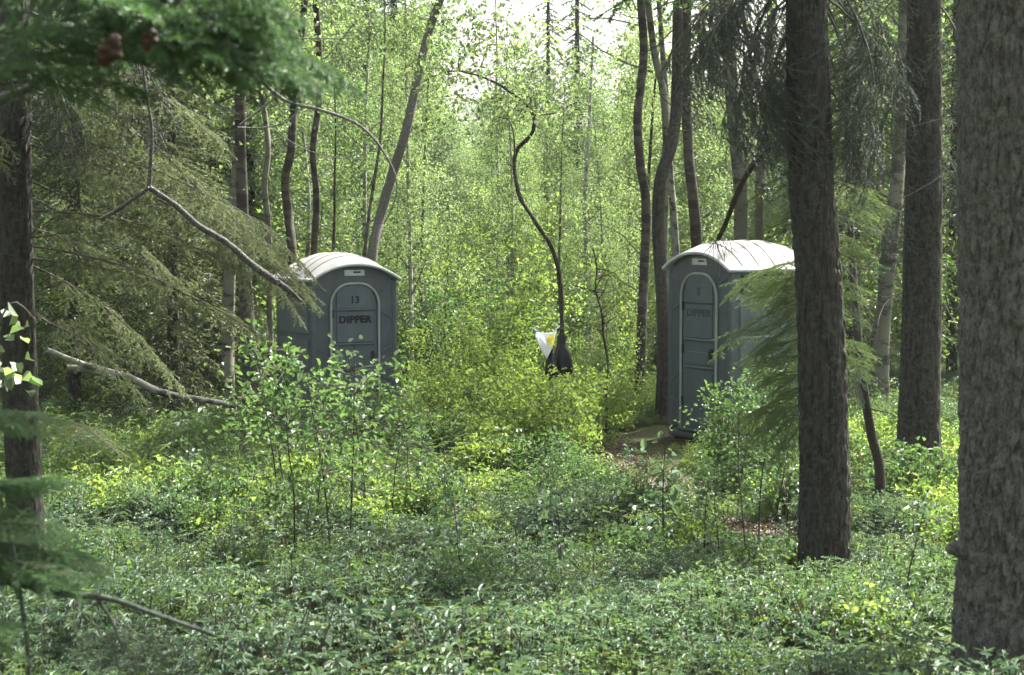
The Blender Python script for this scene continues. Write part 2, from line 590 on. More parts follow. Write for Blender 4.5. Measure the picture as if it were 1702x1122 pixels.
M['bag_black'] = plain('bag_black', (0.006, 0.006, 0.007), 0.45, 0.3, 0.3, 10)
M['bag_white'] = plain('bag_white', (0.78, 0.80, 0.83), 0.4, 0.4, 0.06, 10, trans=0.35)
M['bag_yellow'] = plain('bag_yellow', (0.80, 0.70, 0.12), 0.4, 0.4, 0.1, 10, trans=0.35)
M['bag_blue'] = plain('bag_blue', (0.06, 0.12, 0.38), 0.4, 0.4, 0.1, 10)

# ground litter
m, nt, out = new_mat('forest_soil')
tc = node(nt, 'ShaderNodeTexCoord')
n1 = node(nt, 'ShaderNodeTexNoise'); n1.inputs['Scale'].default_value = 9; n1.inputs['Detail'].default_value = 12; n1.inputs['Roughness'].default_value = 0.75
n2 = node(nt, 'ShaderNodeTexNoise'); n2.inputs['Scale'].default_value = 0.7; n2.inputs['Detail'].default_value = 5
nt.links.new(tc.outputs['Object'], n1.inputs[0]); nt.links.new(tc.outputs['Object'], n2.inputs[0])
ca = ramp(nt, n1.outputs[0], [(0.3, (0.02, 0.016, 0.01)), (0.5, (0.055, 0.04, 0.022)), (0.62, (0.05, 0.06, 0.02)), (0.8, (0.13, 0.09, 0.05))])
cb = ramp(nt, n1.outputs[0], [(0.3, (0.015, 0.02, 0.008)), (0.5, (0.03, 0.05, 0.015)), (0.8, (0.06, 0.09, 0.025))])
mx = node(nt, 'ShaderNodeMix', data_type='RGBA')
nt.links.new(n2.outputs[0], mx.inputs[0]); nt.links.new(ca, mx.inputs[6]); nt.links.new(cb, mx.inputs[7])
bp = node(nt, 'ShaderNodeBump'); bp.inputs['Distance'].default_value = 0.05; bp.inputs['Strength'].default_value = 0.8
nt.links.new(n1.outputs[0], bp.inputs['Height'])
pb = node(nt, 'ShaderNodeBsdfPrincipled'); pb.inputs['Roughness'].default_value = 0.95; pb.inputs['Specular IOR Level'].default_value = 0.1
nt.links.new(mx.outputs[2], pb.inputs['Base Color']); nt.links.new(bp.outputs[0], pb.inputs['Normal']); nt.links.new(pb.outputs[0], out.inputs[0])
M['soil'] = m
M['path'] = bark_mat('path_litter', (0.05, 0.038, 0.027), (0.12, 0.09, 0.066), (0.24, 0.19, 0.145), scale=(9, 9, 9), bump=0.9)

# ------------------------------------------------------------------ ground and path
def axis_steps(segments):
    out = []
    for a, b, n in segments:
        out += list(np.linspace(a, b, n, endpoint=False))
    out.append(segments[-1][1])
    return np.array(out)


xs = axis_steps([(-300, -30, 14), (-30, -8, 22), (-8, 8, 90), (8, 30, 22), (30, 300, 14)])
ys = axis_steps([(-20, 3, 12), (3, 24, 120), (24, 60, 60), (60, 400, 30)])
gg = G()
V = np.array([(x, y, gz(x, y)) for y in ys for x in xs])
nx = len(xs)
i, k = np.meshgrid(np.arange(len(ys) - 1), np.arange(nx - 1), indexing='ij')
F = np.stack([i * nx + k, i * nx + k + 1, (i + 1) * nx + k + 1, (i + 1) * nx + k], -1).reshape(-1, 4)
gg.add(V, F)
tag(link('ground', gg.mesh('ground', [M['soil']], smooth=(0,))), kind='structure',
    label='dark forest floor of soil and leaf litter under the plants')


def ground_hit(px, py):
    d = 10.0
    lo, hi = 3.0, 80.0
    for _ in range(40):
        d = (lo + hi) / 2
        p = P(px, py, d)
        if p.z > ground_base(p.x, p.y):
            lo = d
        else:
            hi = d
    return Vector((p.x, d, 0))


PATHPTS = [ground_hit(*q) for q in ((1010, 742), (985, 765), (1010, 785), (1095, 800), (1130, 835), (1170, 868), (1250, 885), (1330, 893), (1450, 905), (1600, 925))]
pw = [0.45, 0.50, 0.48, 0.38, 0.30, 0.30, 0.26, 0.2, 0.14, 0.1]
gp = G()
pp = []
for a in range(len(PATHPTS) - 1):
    for t in np.linspace(0, 1, 12, endpoint=False):
        q = PATHPTS[a].lerp(PATHPTS[a + 1], t)
        pp.append((q.x, q.y, pw[a] * (1 - t) + pw[a + 1] * t))
V, F = [], []
for n, (x, y, w) in enumerate(pp):
    a, b = pp[max(0, n - 4)], pp[min(len(pp) - 1, n + 4)]
    dx, dy = b[0] - a[0], b[1] - a[1]
    l = math.hypot(dx, dy) or 1
    nxv, nyv = -dy / l, dx / l
    w *= 1 + 0.35 * mnoise.noise(Vector((n * 0.4, 0, 5)))
    for q in np.linspace(-1, 1, 9):
        X, Y = x + nxv * q * w, y + nyv * q * w
        V.append((X, Y, gz(X, Y) + 0.014 - 0.035 * abs(q) ** 3))
    if n:
        for q in range(8):
            o = (n - 1) * 9 + q
            F.append([o, o + 1, o + 10, o + 9])
gp.add(V, F)
tag(link('path', gp.mesh('path', [M['path']], smooth=(0,))), kind='structure', label='narrow trodden dirt path strewn with brown leaves')


def near_path(x, y, k=1.0):
    for (a, b, w) in pp[::4]:
        if (x - a) ** 2 + (y - b) ** 2 < (w * k) ** 2:
            return True
    return False


# ------------------------------------------------------------------ portable toilets
TW, TD = 1.16, 1.20
EAVE = 2.02


def arch_z(x, w, z0, rise):
    """the roof's arched section: a flattened curve that turns to a short flat lip at the eaves"""
    t = min(1.0, abs(x) / (w / 2))
    return z0 + rise * (1 - t ** 2.15)


def rounded_arch(w, h, z0, n=10, r=None):
    """outline (x,z) of a door opening with a rounded top, anticlockwise from bottom left to bottom right"""
    r = r or w * 0.42
    pts = [(-w / 2, z0)]
    for k in range(n + 1):
        a = math.pi - k * (math.pi / 2) / n
        pts.append((-w / 2 + r + r * math.cos(a), z0 + h - r + r * math.sin(a)))
    for k in range(n + 1):
        a = math.pi / 2 - k * (math.pi / 2) / n
        pts.append((w / 2 - r + r * math.cos(a), z0 + h - r + r * math.sin(a)))
    pts.append((w / 2, z0))
    return pts


def plate(g, outline, y0, y1, mat=0):
    """an outline in x-z given thickness from y0 (front) to y1 (back)"""
    n = len(outline)
    V = np.array([(x, y0, z) for x, z in outline] + [(x, y1, z) for x, z in outline])
    g.add(V[:n], [list(range(n))], mat)
    g.add(V[n:], [list(range(n - 1, -1, -1))], mat)
    g.add(V, [[k, n + k, n + (k + 1) % n, (k + 1) % n] for k in range(n)], mat)


def text_mesh(s, size, mat, bold=0.0, squash=1.0):
    c = bpy.data.curves.new('lettering', 'FONT')
    c.body = s
    c.size = size
    c.align_x = 'CENTER'
    c.align_y = 'CENTER'
    c.offset = bold
    c.extrude = 0.002
    c.space_character = 1.08
    o = bpy.data.objects.new('lettering', c)
    dg = bpy.context.evaluated_depsgraph_get()
    me = bpy.data.meshes.new_from_object(o.evaluated_get(dg) if False else o)
    bpy.data.objects.remove(o)
    me.materials.clear()
    me.materials.append(mat)
    for v in me.vertices:
        v.co.x *= squash
    return me


def make_toilet(loc, rz, label, number, name, inkm, namelabel, sc=1.0):
    t = thing('portable_toilet', label, 'portable toilet', loc, rz)
    t.scale = (sc, sc, sc)
    hw = TW / 2
    # body: side walls, back wall with vertical ribs, corner posts
    g = G()
    th = 0.03
    for s in (-1, 1):
        box(g, (s * (hw - th / 2 - 0.008), TD / 2, 0.16 + (EAVE - 0.16) / 2), (th, TD - 0.10, EAVE - 0.16 - 0.01))
    box(g, (0, TD - th / 2 - 0.008, 0.16 + (EAVE - 0.16) / 2), (TW - 0.10, th, EAVE - 0.16 - 0.01))
    link('wall', g.mesh('wall', [M['plastic']]), t)
    for s in (-1, 1):
        for y in (0.035, TD - 0.035):
            g = G()
            box(g, (s * (hw - 0.035), y, 0.14 + (EAVE - 0.14) / 2), (0.07, 0.07, EAVE - 0.14), bev=0.018)
            link('corner_post', g.mesh('corner_post', [M['plastic']], smooth=()), t)
    # side panels: raised fields and grooves
    for s in (-1, 1):
        for (z0, z1) in ((0.30, 0.84), (0.90, 1.28), (1.34, 1.70)):
            g = G()
            box(g, (s * (hw - 0.004), TD / 2, (z0 + z1) / 2), (0.03, TD - 0.26, z1 - z0), bev=0.012)
            link('side_panel', g.mesh('side_panel', [M['plastic_door']]), t)
        g = G()
        box(g, (s * (hw - 0.004), TD / 2, 1.865), (0.024, TD - 0.30, 0.20), bev=0.008, mat=0)
        for k in range(6):
            box(g, (s * (hw + 0.010), TD / 2, 1.785 + k * 0.032), (0.012, TD - 0.36, 0.012), mat=1)
        link('side_vent', g.mesh('side_vent', [M['black'], M['plastic']]), t)
    # front: jambs either side and the arched head above the door
    dw, dz0, dh = 0.66, 0.20, 1.77
    fr = rounded_arch(dw + 0.01, dh + 0.005, dz0, r=dw * 0.40)
    ww = hw - 0.065
    N = 16
    top = [(ww * (1 - 2 * k / N), arch_z(ww * (1 - 2 * k / N), TW, EAVE + 0.0, 0.185)) for k in range(N + 1)]
    # build the surround as strips between the door outline and the outer outline
    inner = fr
    outer = []
    for (x, z) in inner:
        if z < dz0 + dh * 0.62:
            outer.append((math.copysign(ww, x), z))
        else:
            outer.append(None)
    ni = len(inner)
    upper = [q for q in range(ni) if outer[q] is None]
    u0, u1 = upper[0], upper[-1]
    for q in upper:
        f = (q - u0) / (u1 - u0)
        if f < 0.22:
            outer[q] = (-ww, dz0 + dh * 0.62 + (arch_z(ww, TW, EAVE, 0.185) - dz0 - dh * 0.62) * f / 0.22)
        elif f > 0.78:
            outer[q] = (ww, dz0 + dh * 0.62 + (arch_z(ww, TW, EAVE, 0.185) - dz0 - dh * 0.62) * (1 - f) / 0.22)
        else:
            x = -ww + 2 * ww * (f - 0.22) / 0.56
            outer[q] = (x, arch_z(x, TW, EAVE, 0.185))
    g = G()
    yf, yb = 0.020, 0.050
    V = [(x, yf, z) for x, z in inner] + [(x, yf, z) for x, z in outer] + [(x, yb, z) for x, z in inner] + [(x, yb, z) for x, z in outer]
    F = []
    for q in range(ni - 1):
        F.append([q, q + 1, ni + q + 1, ni + q])
        F.append([2 * ni + q, 3 * ni + q, 3 * ni + q + 1, 2 * ni + q + 1])
        F.append([q, 2 * ni + q, 2 * ni + q + 1, q + 1])
    g.add(V, F)
    link('front_panel', g.mesh('front_panel', [M['plastic']]), t)
    # slanted moulding ribs on the jambs
    for s in (-1, 1):
        for (z, up) in ((1.86, 1), (1.62, -1), (1.10, 1), (0.82, -1), (0.45, 1)):
            g = G()
            x0, x1 = s * (dw / 2 + 0.045), s * (ww - 0.005)
            box(g, ((x0 + x1) / 2, 0.014, z), (abs(x1 - x0), 0.018, 0.018))
            for v in g.V[0]:
                v[2] += (abs(v[0]) - dw / 2) * 0.42 * up
            link('moulding', g.mesh('moulding', [M['plastic_door']]), t)
    # front arch gable closing under the roof
    # door frame: pale tube along the arch
    o = rounded_arch(dw - 0.01, dh, dz0, r=dw * 0.40)
    g = G()
    tube(g, [(x, 0.004, z) for x, z in o], [0.017] * len(o), sides=8)
    link('door_frame', g.mesh('door_frame', [M['door_trim']], smooth=(0,)), t)
    # door: leaf with raised fields and ledges
    g = G()
    o = rounded_arch(dw - 0.055, dh - 0.035, dz0 + 0.005, r=dw * 0.37)
    plate(g, o, 0.018, 0.048)
    o2 = rounded_arch(dw - 0.17, dh * 0.175, 1.665, r=dw * 0.22, n=6)
    door = link('door', g.mesh('door', [M['plastic_door']]), t)
    for ol in (o2,):
        g = G()
        plate(g, ol, 0.006, 0.019)
        link('door_field', g.mesh('door_field', [M['plastic_door']]), door)
    for (z0, z1) in ((1.235, 1.625), (0.93, 1.08), (0.30, 0.86)):
        g = G()
        box(g, (0, 0.012, (z0 + z1) / 2), (dw - 0.17, 0.014, z1 - z0), bev=0.006)
        link('door_field', g.mesh('door_field', [M['plastic_door']]), door)
    for z in (1.645, 1.215, 0.90):
        g = G()
        box(g, (0, 0.004, z), (dw - 0.13, 0.03, 0.018), bev=0.007)
        link('ledge', g.mesh('ledge', [M['plastic_door']]), door)
    g = G()
    box(g, (dw / 2 - 0.09, -0.004, 1.06), (0.045, 0.03, 0.13), bev=0.008)
    box(g, (dw / 2 - 0.09, -0.028, 1.06), (0.03, 0.02, 0.09), bev=0.006)
    link('handle', g.mesh('handle', [M['black']]), door)
    for z in (0.5, 1.1, 1.6):
        g = G()
        tube(g, [(-dw / 2 + 0.035, 0.006, z - 0.05), (-dw / 2 + 0.035, 0.006, z + 0.05)], [0.012, 0.012], 8)
        link('hinge', g.mesh('hinge', [M['black']]), door)
    # writing
    nm = text_mesh(number, 0.125, inkm, 0.003)
    w = link('number', nm, door, (0, 0.003, 1.765), (math.pi / 2, 0, 0))
    w['label'] = namelabel[0]
    nm = text_mesh(name, 0.118, inkm, 0.006 if inkm is M['ink'] else 0.002, 1.12)
    w = link('lettering', nm, door, (0, 0.002, 1.52), (math.pi / 2, 0, 0))
    w['label'] = namelabel[1]
    # sticker under the arch
    g = G()
    box(g, (0, 0.014, 2.105), (0.27, 0.008, 0.072), mat=0)
    st = link('sticker', g.mesh('sticker', [M['sticker']]), t)
    g = G()
    box(g, (0.03, 0.008, 2.112), (0.10, 0.003, 0.022), mat=0)
    link('emblem', g.mesh('emblem', [M['ink_faded']]), st)
    # skid base and dark sump under the door
    g = G()
    for x in (-hw + 0.12, 0, hw - 0.12):
        box(g, (x, TD / 2, 0.035), (0.10, TD + 0.02, 0.07), bev=0.015)
    link('skid', g.mesh('skid', [M['black']]), t)
    g = G()
    box(g, (0, TD / 2, 0.115), (TW - 0.02, TD - 0.01, 0.09), bev=0.02)
    link('base', g.mesh('base', [M['plastic']]), t)
    g = G()
    box(g, (0, 0.006, 0.178), (dw + 0.10, 0.05, 0.035), bev=0.01)
    link('threshold', g.mesh('threshold', [M['plastic']]), t)
    # roof: arched shell that swells upward behind the front edge
    rw, y0, y1 = TW + 0.05, -0.045, TD + 0.045

    def roof_pt(u, v, off=0.0):
        x = (u - 0.5) * rw
        y = y0 + (y1 - y0) * v
        swell = 1 - (abs(v - 0.5) * 2) ** 3.5
        tt = min(1, abs(x) / (rw / 2))
        z = EAVE + 0.012 + (0.19 + 0.12 * swell) * (1 - tt ** 2.15) + off
        return (x, y, z)
    nu, nv = 40, 24
    g = G()
    V = [roof_pt(a / nu, b / nv) for b in range(nv + 1) for a in range(nu + 1)]
    V += [roof_pt(a / nu, b / nv, -0.02) for b in range(nv + 1) for a in range(nu + 1)]
    n1_ = (nu + 1) * (nv + 1)
    F = []
    for b in range(nv):
        for a in range(nu):
            q = b * (nu + 1) + a
            F.append([q, q + 1, q + nu + 2, q + nu + 1])
            F.append([n1_ + q, n1_ + q + nu + 1, n1_ + q + nu + 2, n1_ + q + 1])
    g.add(V, F)
    roof = link('roof', g.mesh('roof', [M['roof_white']], smooth=(0,)), t)
    for v in (0.17, 0.35, 0.53, 0.71, 0.88):
        g = G()
        tube(g, [roof_pt(0.03 + 0.94 * q / 20, v, -0.002) for q in range(21)], [0.012] * 21, 6)
        link('rib', g.mesh('rib', [M['roof_rib']], smooth=(0,)), roof)
    g = G()
    loop = [roof_pt(q / 24, 0, -0.014) for q in range(25)] + [roof_pt(1, q / 8, -0.014) for q in range(1, 9)] + \
           [roof_pt(1 - q / 24, 1, -0.014) for q in range(1, 25)] + [roof_pt(0, 1 - q / 8, -0.014) for q in range(1, 9)]
    tube(g, loop, [0.021] * len(loop), 8, cap=False)
    link('rim', g.mesh('rim', [M['roof_lip']], smooth=(0,)), roof)
    return t


def corner_px(p):
    c, s = math.cos(PITCH), math.sin(PITCH)
    x, y, z = p[0], p[1], p[2] - CAMZ
    depth = y * c - z * s
    v = y * s + z * c
    return CX + FPX * x / depth, CY - FPX * v / depth


def place_toilet(pxl, pxr, d_near, base_z, rz):
    """front edge's middle so that its two front corners fall on pxl..pxr"""
    mid = P((pxl + pxr) / 2, 600, d_near)
    return Vector((mid.x, d_near, base_z))


# 13: turned to face a little to the right, so its left wall shows
T1 = Vector(((590 - CX) / FPX * 22.5, 22.5, -0.21))
make_toilet(T1, R(29), 'grey portable toilet lettered DIPPER 13 behind the leafy shrub, its door facing the camera', '13', 'DIPPER', M['ink'],
            ('bold black number on the door', 'bold black capitals on the door'))
T2 = Vector(((1161 - CX) / FPX * 21.3, 21.3, -0.13))
make_toilet(T2, R(-58), 'grey portable toilet with faded lettering, turned sideways on the platform beside the dark spruce trunk', '2', 'DIPPER', M['ink_faded'],
            ('worn grey number on the door', 'worn half-gone grey capitals on the door'), 1.04)
for nm_, T, a in (('T1', T1, R(29)), ('T2', T2, R(-58))):
    for (lx, ly) in ((-TW / 2, 0), (TW / 2, 0), (TW / 2, TD), (-TW / 2, TD)):
        q = T + Vector((lx * math.cos(a) - ly * math.sin(a), lx * math.sin(a) + ly * math.cos(a), 0))
        print(nm_, [round(v) for v in corner_px(q)], [round(v) for v in corner_px(q + Vector((0, 0, EAVE)))])

# board platform under the second toilet
pl = thing('wooden_platform', 'low weathered board platform under the sideways portable toilet', 'platform', (T2.x - 0.32, T2.y - 0.45, -0.165), 0.0)
for k in range(7):
    g = G()
    box(g, (0.0 + rnd.uniform(-.04, .04), -0.28 + k * 0.29, 0.045), (2.5 + rnd.uniform(-.1, .1), 0.27, 0.035), bev=0.006)
    link('plank', g.mesh('plank', [M['board']]), pl)
g = G()
box(g, (0, -0.435, 0.0), (2.5, 0.035, 0.13))
link('edge_board', g.mesh('edge_board', [M['twig_dark']]), pl)
for s in (-0.95, 0.05, 0.95):
    g = G()
    box(g, (s, 0.6, -0.03), (0.10, 1.95, 0.11))
    link('joist', g.mesh('joist', [M['board']]), pl)

# ------------------------------------------------------------------ plant meshes
def add_needles(g, P0, P1, dens, ln, wd, mat, flat=0.35, ang=0.9, tint0=0.0, tint1=1.0):
    P0, P1 = np.asarray(P0), np.asarray(P1)
    L = np.linalg.norm(P1 - P0, axis=1)
    cnt = rng.poisson(L * dens)
    idx = np.repeat(np.arange(len(L)), cnt)
    n = len(idx)
    if n == 0:
        return
    t = rng.random(n)[:, None]
    pos = P0[idx] * (1 - t) + P1[idx] * t
    T = unit(P1 - P0)[idx]
    A, B = frames(T)
    th = rng.random(n) * 2 * math.pi
    a = (A * np.cos(th)[:, None] + B * np.sin(th)[:, None] * (1 - flat))
    d = unit(T * math.cos(ang) + a * math.sin(ang))
    side = unit(np.cross(d, rand_unit(n)))
    l = (ln * rng.uniform(0.7, 1.2, n))[:, None]
    w = wd
    V = np.stack([pos - side * w / 2, pos + side * w / 2, pos + d * l], 1)
    F = np.arange(n * 3).reshape(-1, 3)
    g.add(V, F, mat, tint0 + (tint1 - tint0) * rng.random(n))


def poly(start, d, L, n, bend=(0, 0, 0), wig=0.1):
    """a short polyline that starts along d and bends towards bend"""
    pts = [np.array(start, float)]
    d = np.array(d, float)
    bend = np.array(bend, float)
    for k in range(n):
        d = d + bend / n + rng.normal(size=3) * wig / math.sqrt(n)
        d = d / np.linalg.norm(d)
        pts.append(pts[-1] + d * L / n)
    return pts


def bough_mesh(name, mats, L=1.5, droop=0.35, tw=0.45, hang=0.4, gap=0.055, dens=900, nl=0.014, nw=0.0022,
               sub=True, r=0.012, bare=0.12, subgap=0.055, sublen=0.4, spread=1.0, upend=0.0, fl=0.35):
    """conifer branch along +X from the origin: axis, side twigs, sub-twigs, needles"""
    g = G()
    n = 14
    pts = poly((0, 0, 0), (1, 0, 0.12), L, n, (0, 0, -droop * 1.6 + upend), 0.10)
    rad = np.linspace(r, r * 0.22, n + 1)
    tube(g, pts, rad, 6, 0)
    S0, S1, R0, R1 = [], [], [], []
    N0, N1 = [], []

    def put(pl, ra, rb, needles=True):
        m_ = len(pl) - 1
        for q in range(m_):
            S0.append(pl[q]); S1.append(pl[q + 1])
            R0.append(ra + (rb - ra) * q / m_); R1.append(ra + (rb - ra) * (q + 1) / m_)
            if needles:
                N0.append(pl[q]); N1.append(pl[q + 1])
    P_ = np.array(pts)
    seg = L / n
    t = L * bare
    s = 1
    while t < L:
        i = min(n - 1, int(t / seg))
        f = t / seg - i
        p = P_[i] * (1 - f) + P_[i + 1] * f
        ax = P_[i + 1] - P_[i]
        ax /= np.linalg.norm(ax)
        side = np.cross(ax, [0, 0, 1.0])
        side /= np.linalg.norm(side)
        u = t / L
        ln = tw * (math.sin(math.pi * min(1, 0.18 + u * 0.86)) ** 0.7) * rnd.uniform(0.65, 1.15)
        if ln > 0.04:
            d = ax * rnd.uniform(0.5, 0.9) + side * s * spread + np.array([0, 0, rnd.uniform(-0.15, 0.12)])
            d /= np.linalg.norm(d)
            q = poly(p, d, ln, 5, (0, 0, -hang * rnd.uniform(0.7, 1.3)), 0.18)
            put(q, 0.0035, 0.0012)
            if sub:
                Q = np.array(q)
                tt = ln * 0.15
                s2 = 1
                while tt < ln * 0.95:
                    j = min(4, int(tt / (ln / 5)))
                    ff = tt / (ln / 5) - j
                    p2 = Q[j] * (1 - ff) + Q[j + 1] * ff
                    a2 = Q[j + 1] - Q[j]
                    a2 /= np.linalg.norm(a2)
                    sd = np.cross(a2, [0, 0, 1.0])
                    if np.linalg.norm(sd) < 0.1:
                        sd = rand_unit(1)[0]
                    sd /= np.linalg.norm(sd)
                    l2 = (ln - tt) * sublen * rnd.uniform(0.6, 1.3) + 0.02
                    d2 = a2 * 0.8 + sd * s2 * rnd.uniform(0.5, 0.9) + np.array([0, 0, rnd.uniform(-0.2, 0.1)])
                    d2 /= np.linalg.norm(d2)
                    put(poly(p2, d2, l2, 3, (0, 0, -hang * 0.5), 0.15), 0.0018, 0.0009)
                    tt += subgap * rnd.uniform(0.7, 1.3)
                    s2 = -s2
        t += gap * rnd.uniform(0.7, 1.3)
        s = -s
    for q in range(int(n * 0.45), n):
        N0.append(P_[q]); N1.append(P_[q + 1])
    segs(g, S0, S1, R0, R1, 3, 0)
    add_needles(g, N0, N1, dens, nl, nw, 1, flat=fl)
    return g.mesh(name, mats)


def hanging_mesh(name, mats, L=1.3, strands=26, slen=0.62, dens=520, nl=0.016, nw=0.0042, droop=0.5, r=0.012):
    """old spruce limb with long hanging side strands, thinly needled and furred with lichen"""
    g = G()
    n = 14
    pts = poly((0, 0, 0), (1, 0, 0.05), L, n, (0, 0, -droop * 1.8), 0.22)
    tube(g, pts, np.linspace(r, r * 0.3, n + 1), 6, 0)
    P_ = np.array(pts)
    S0, S1, R0, R1 = [], [], [], []
    for k in range(strands):
        u = rnd.uniform(0.32, 1.0)
        i = min(n - 1, int(u * n))
        p = P_[i]
        ln = slen * rnd.uniform(0.35, 1.25)
        a = rnd.uniform(0, 2 * math.pi)
        q = poly(p, (0.5 * math.cos(a) + 0.3, 0.5 * math.sin(a), -0.2), ln, 9, (0, 0, -2.6), 0.35)
        for j in range(9):
            S0.append(q[j]); S1.append(q[j + 1]); R0.append(0.0035 - 0.0003 * j); R1.append(0.0032 - 0.0003 * j)
        for j in range(1, 9):
            if rnd.random() < 0.7:
                w = poly(q[j], (rnd.uniform(-1, 1), rnd.uniform(-1, 1), -0.4), rnd.uniform(0.04, 0.16), 3, (0, 0, -1.2), 0.3)
                for m_ in range(3):
                    S0.append(w[m_]); S1.append(w[m_ + 1]); R0.append(0.002); R1.append(0.0015)
    segs(g, S0, S1, R0, R1, 3, 0)
    add_needles(g, S0, S1, dens, nl, nw, 1, flat=0.0, ang=0.7)
    return g.mesh(name, mats)


def bare_mesh(name, mat, L=1.0, r=0.008, fork=7, droop=0.3, tw=0.35):
    g = G()
    pts = poly((0, 0, 0), (1, 0, 0.1), L, 10, (0, 0, -droop * 2), 0.3)
    tube(g, pts, np.linspace(r, r * 0.2, 11), 6, 0)
    S0, S1, R0, R1 = [], [], [], []
    for k in range(fork):
        i = rnd.randint(2, 9)
        q = poly(pts[i], (rnd.uniform(0.2, 1), rnd.uniform(-1, 1), rnd.uniform(-0.8, 0.5)), tw * rnd.uniform(0.4, 1.2), 5, (0, 0, -0.5), 0.35)
        for j in range(5):
            S0.append(q[j]); S1.append(q[j + 1]); R0.append(r * 0.32 * (1 - j / 7)); R1.append(r * 0.32 * (1 - (j + 1) / 7))
        for _ in range(4):
            j = rnd.randint(1, 4)
            w = poly(q[j], (rnd.uniform(0, 1), rnd.uniform(-1, 1), rnd.uniform(-1, 0.3)), tw * 0.35, 2, (0, 0, -0.4), 0.3)
            for m_ in range(2):
                S0.append(w[m_]); S1.append(w[m_ + 1]); R0.append(r * 0.15); R1.append(r * 0.1)
    segs(g, S0, S1, R0, R1, 3, 0)
    return g.mesh(name, [mat])


def leafy(g, pts_dirs, per, ls, spread, shape='hex', droop=0.3, mat=1, wratio=0.8, zn=1.2):
    """leaves spread round a list of (point, direction)"""
    Pn = np.array([p for p, _ in pts_dirs])
    Dn = np.array([d for _, d in pts_dirs])
    idx = np.repeat(np.arange(len(Pn)), per)
    n = len(idx)
    pos = Pn[idx] + rng.normal(size=(n, 3)) * spread
    ax = unit(rng.normal(size=(n, 3)) * 0.8 + Dn[idx] * 0.6 + np.array([0, 0, -droop]))
    nr = rand_unit(n, zn, 1.0)
    s = ls * rng.uniform(0.6, 1.25, n)
    clump = rng.random(len(Pn))[idx]
    tint = np.clip(0.55 * clump + 0.45 * rng.random(n), 0, 1)
    leaves(g, pos, ax, nr, s, s * wratio, mat, tint, shape=shape)


def crown_mesh(name, leafm, barkm, H=7.0, z0=0.8, wid=1.2, limbs=34, twigs=6, per=34, ls=0.055, shape='rh', top=0.35, rlimb=0.018, conic=1.0):
    """limbs, twigs and leaves of a young broadleaf tree whose stem stands on the z axis"""
    g = G()
    S0, S1, R0, R1 = [], [], [], []
    nodes = []
    for k in range(limbs):
        u = (k + rnd.random()) / limbs
        z = z0 + (H - z0) * u * 0.95
        a = k * 2.4 + rnd.uniform(-.6, .6)
        w = wid * (1 - (1 - top) * u ** conic) * rnd.uniform(0.55, 1.15)
        d = (math.cos(a), math.sin(a), rnd.uniform(0.35, 0.95))
        q = poly((0, 0, z), d, w * 1.25, 5, (0, 0, 0.1), 0.35)
        for j in range(5):
            S0.append(q[j]); S1.append(q[j + 1]); R0.append(rlimb * (1 - u * 0.5) * (1 - j / 6)); R1.append(rlimb * (1 - u * 0.5) * (1 - (j + 1) / 6))
        for _ in range(twigs):
            j = rnd.randint(1, 5)
            dd = rand_unit(1, 0.2)[0]
            w2 = poly(q[j], dd, wid * rnd.uniform(0.18, 0.42), 3, (0, 0, -0.1), 0.3)
            for m_ in range(3):
                S0.append(w2[m_]); S1.append(w2[m_ + 1]); R0.append(0.004); R1.append(0.002)
            nodes.append((w2[2], dd)); nodes.append((w2[3], dd))
    segs(g, S0, S1, R0, R1, 3, 0)
    leafy(g, nodes, max(1, per // 2), ls, wid * 0.085, shape)
    return g.mesh(name, [barkm, leafm])


def shrub_mesh(name, leafm, H=1.3, stems=6, spread=0.5, per=5, ls=0.06, base=0.25, twigs=7, shape='hex', stemm=None, wr=0.7, zn=1.4, lsp=0.05):
    g = G()
    S0, S1, R0, R1 = [], [], [], []
    nodes = []
    for k in range(stems):
        a = rnd.uniform(0, 2 * math.pi)
        h = H * rnd.uniform(0.6, 1.05)
        lean = spread * rnd.uniform(0.1, 1)
        q = poly((0.05 * math.cos(a), 0.05 * math.sin(a), -0.03), (math.cos(a) * lean, math.sin(a) * lean, 1), h, 7, (0, 0, 0.2), 0.25)
        for j in range(7):
            S0.append(q[j]); S1.append(q[j + 1]); R0.append(0.007 * (1 - j / 9)); R1.append(0.007 * (1 - (j + 1) / 9))
        for _ in range(twigs):
            u = rnd.uniform(base, 1)
            j = min(6, int(u * 7))
            dd = unit(np.array([rnd.uniform(-1, 1), rnd.uniform(-1, 1), rnd.uniform(0.0, 0.7)]))
            w2 = poly(q[j], dd, rnd.uniform(0.12, 0.34) * min(1.3, H), 3, (0, 0, -0.2), 0.2)
            for m_ in range(3):
                S0.append(w2[m_]); S1.append(w2[m_ + 1]); R0.append(0.003); R1.append(0.0015)
                nodes.append((w2[m_ + 1], dd))
        nodes.append((q[7], np.array([0, 0, 1.0])))
    segs(g, S0, S1, R0, R1, 3, 0)
    leafy(g, nodes, per, ls, lsp, shape, droop=0.15, wratio=wr, zn=zn)
    return g.mesh(name, [stemm or M['twig'], leafm])


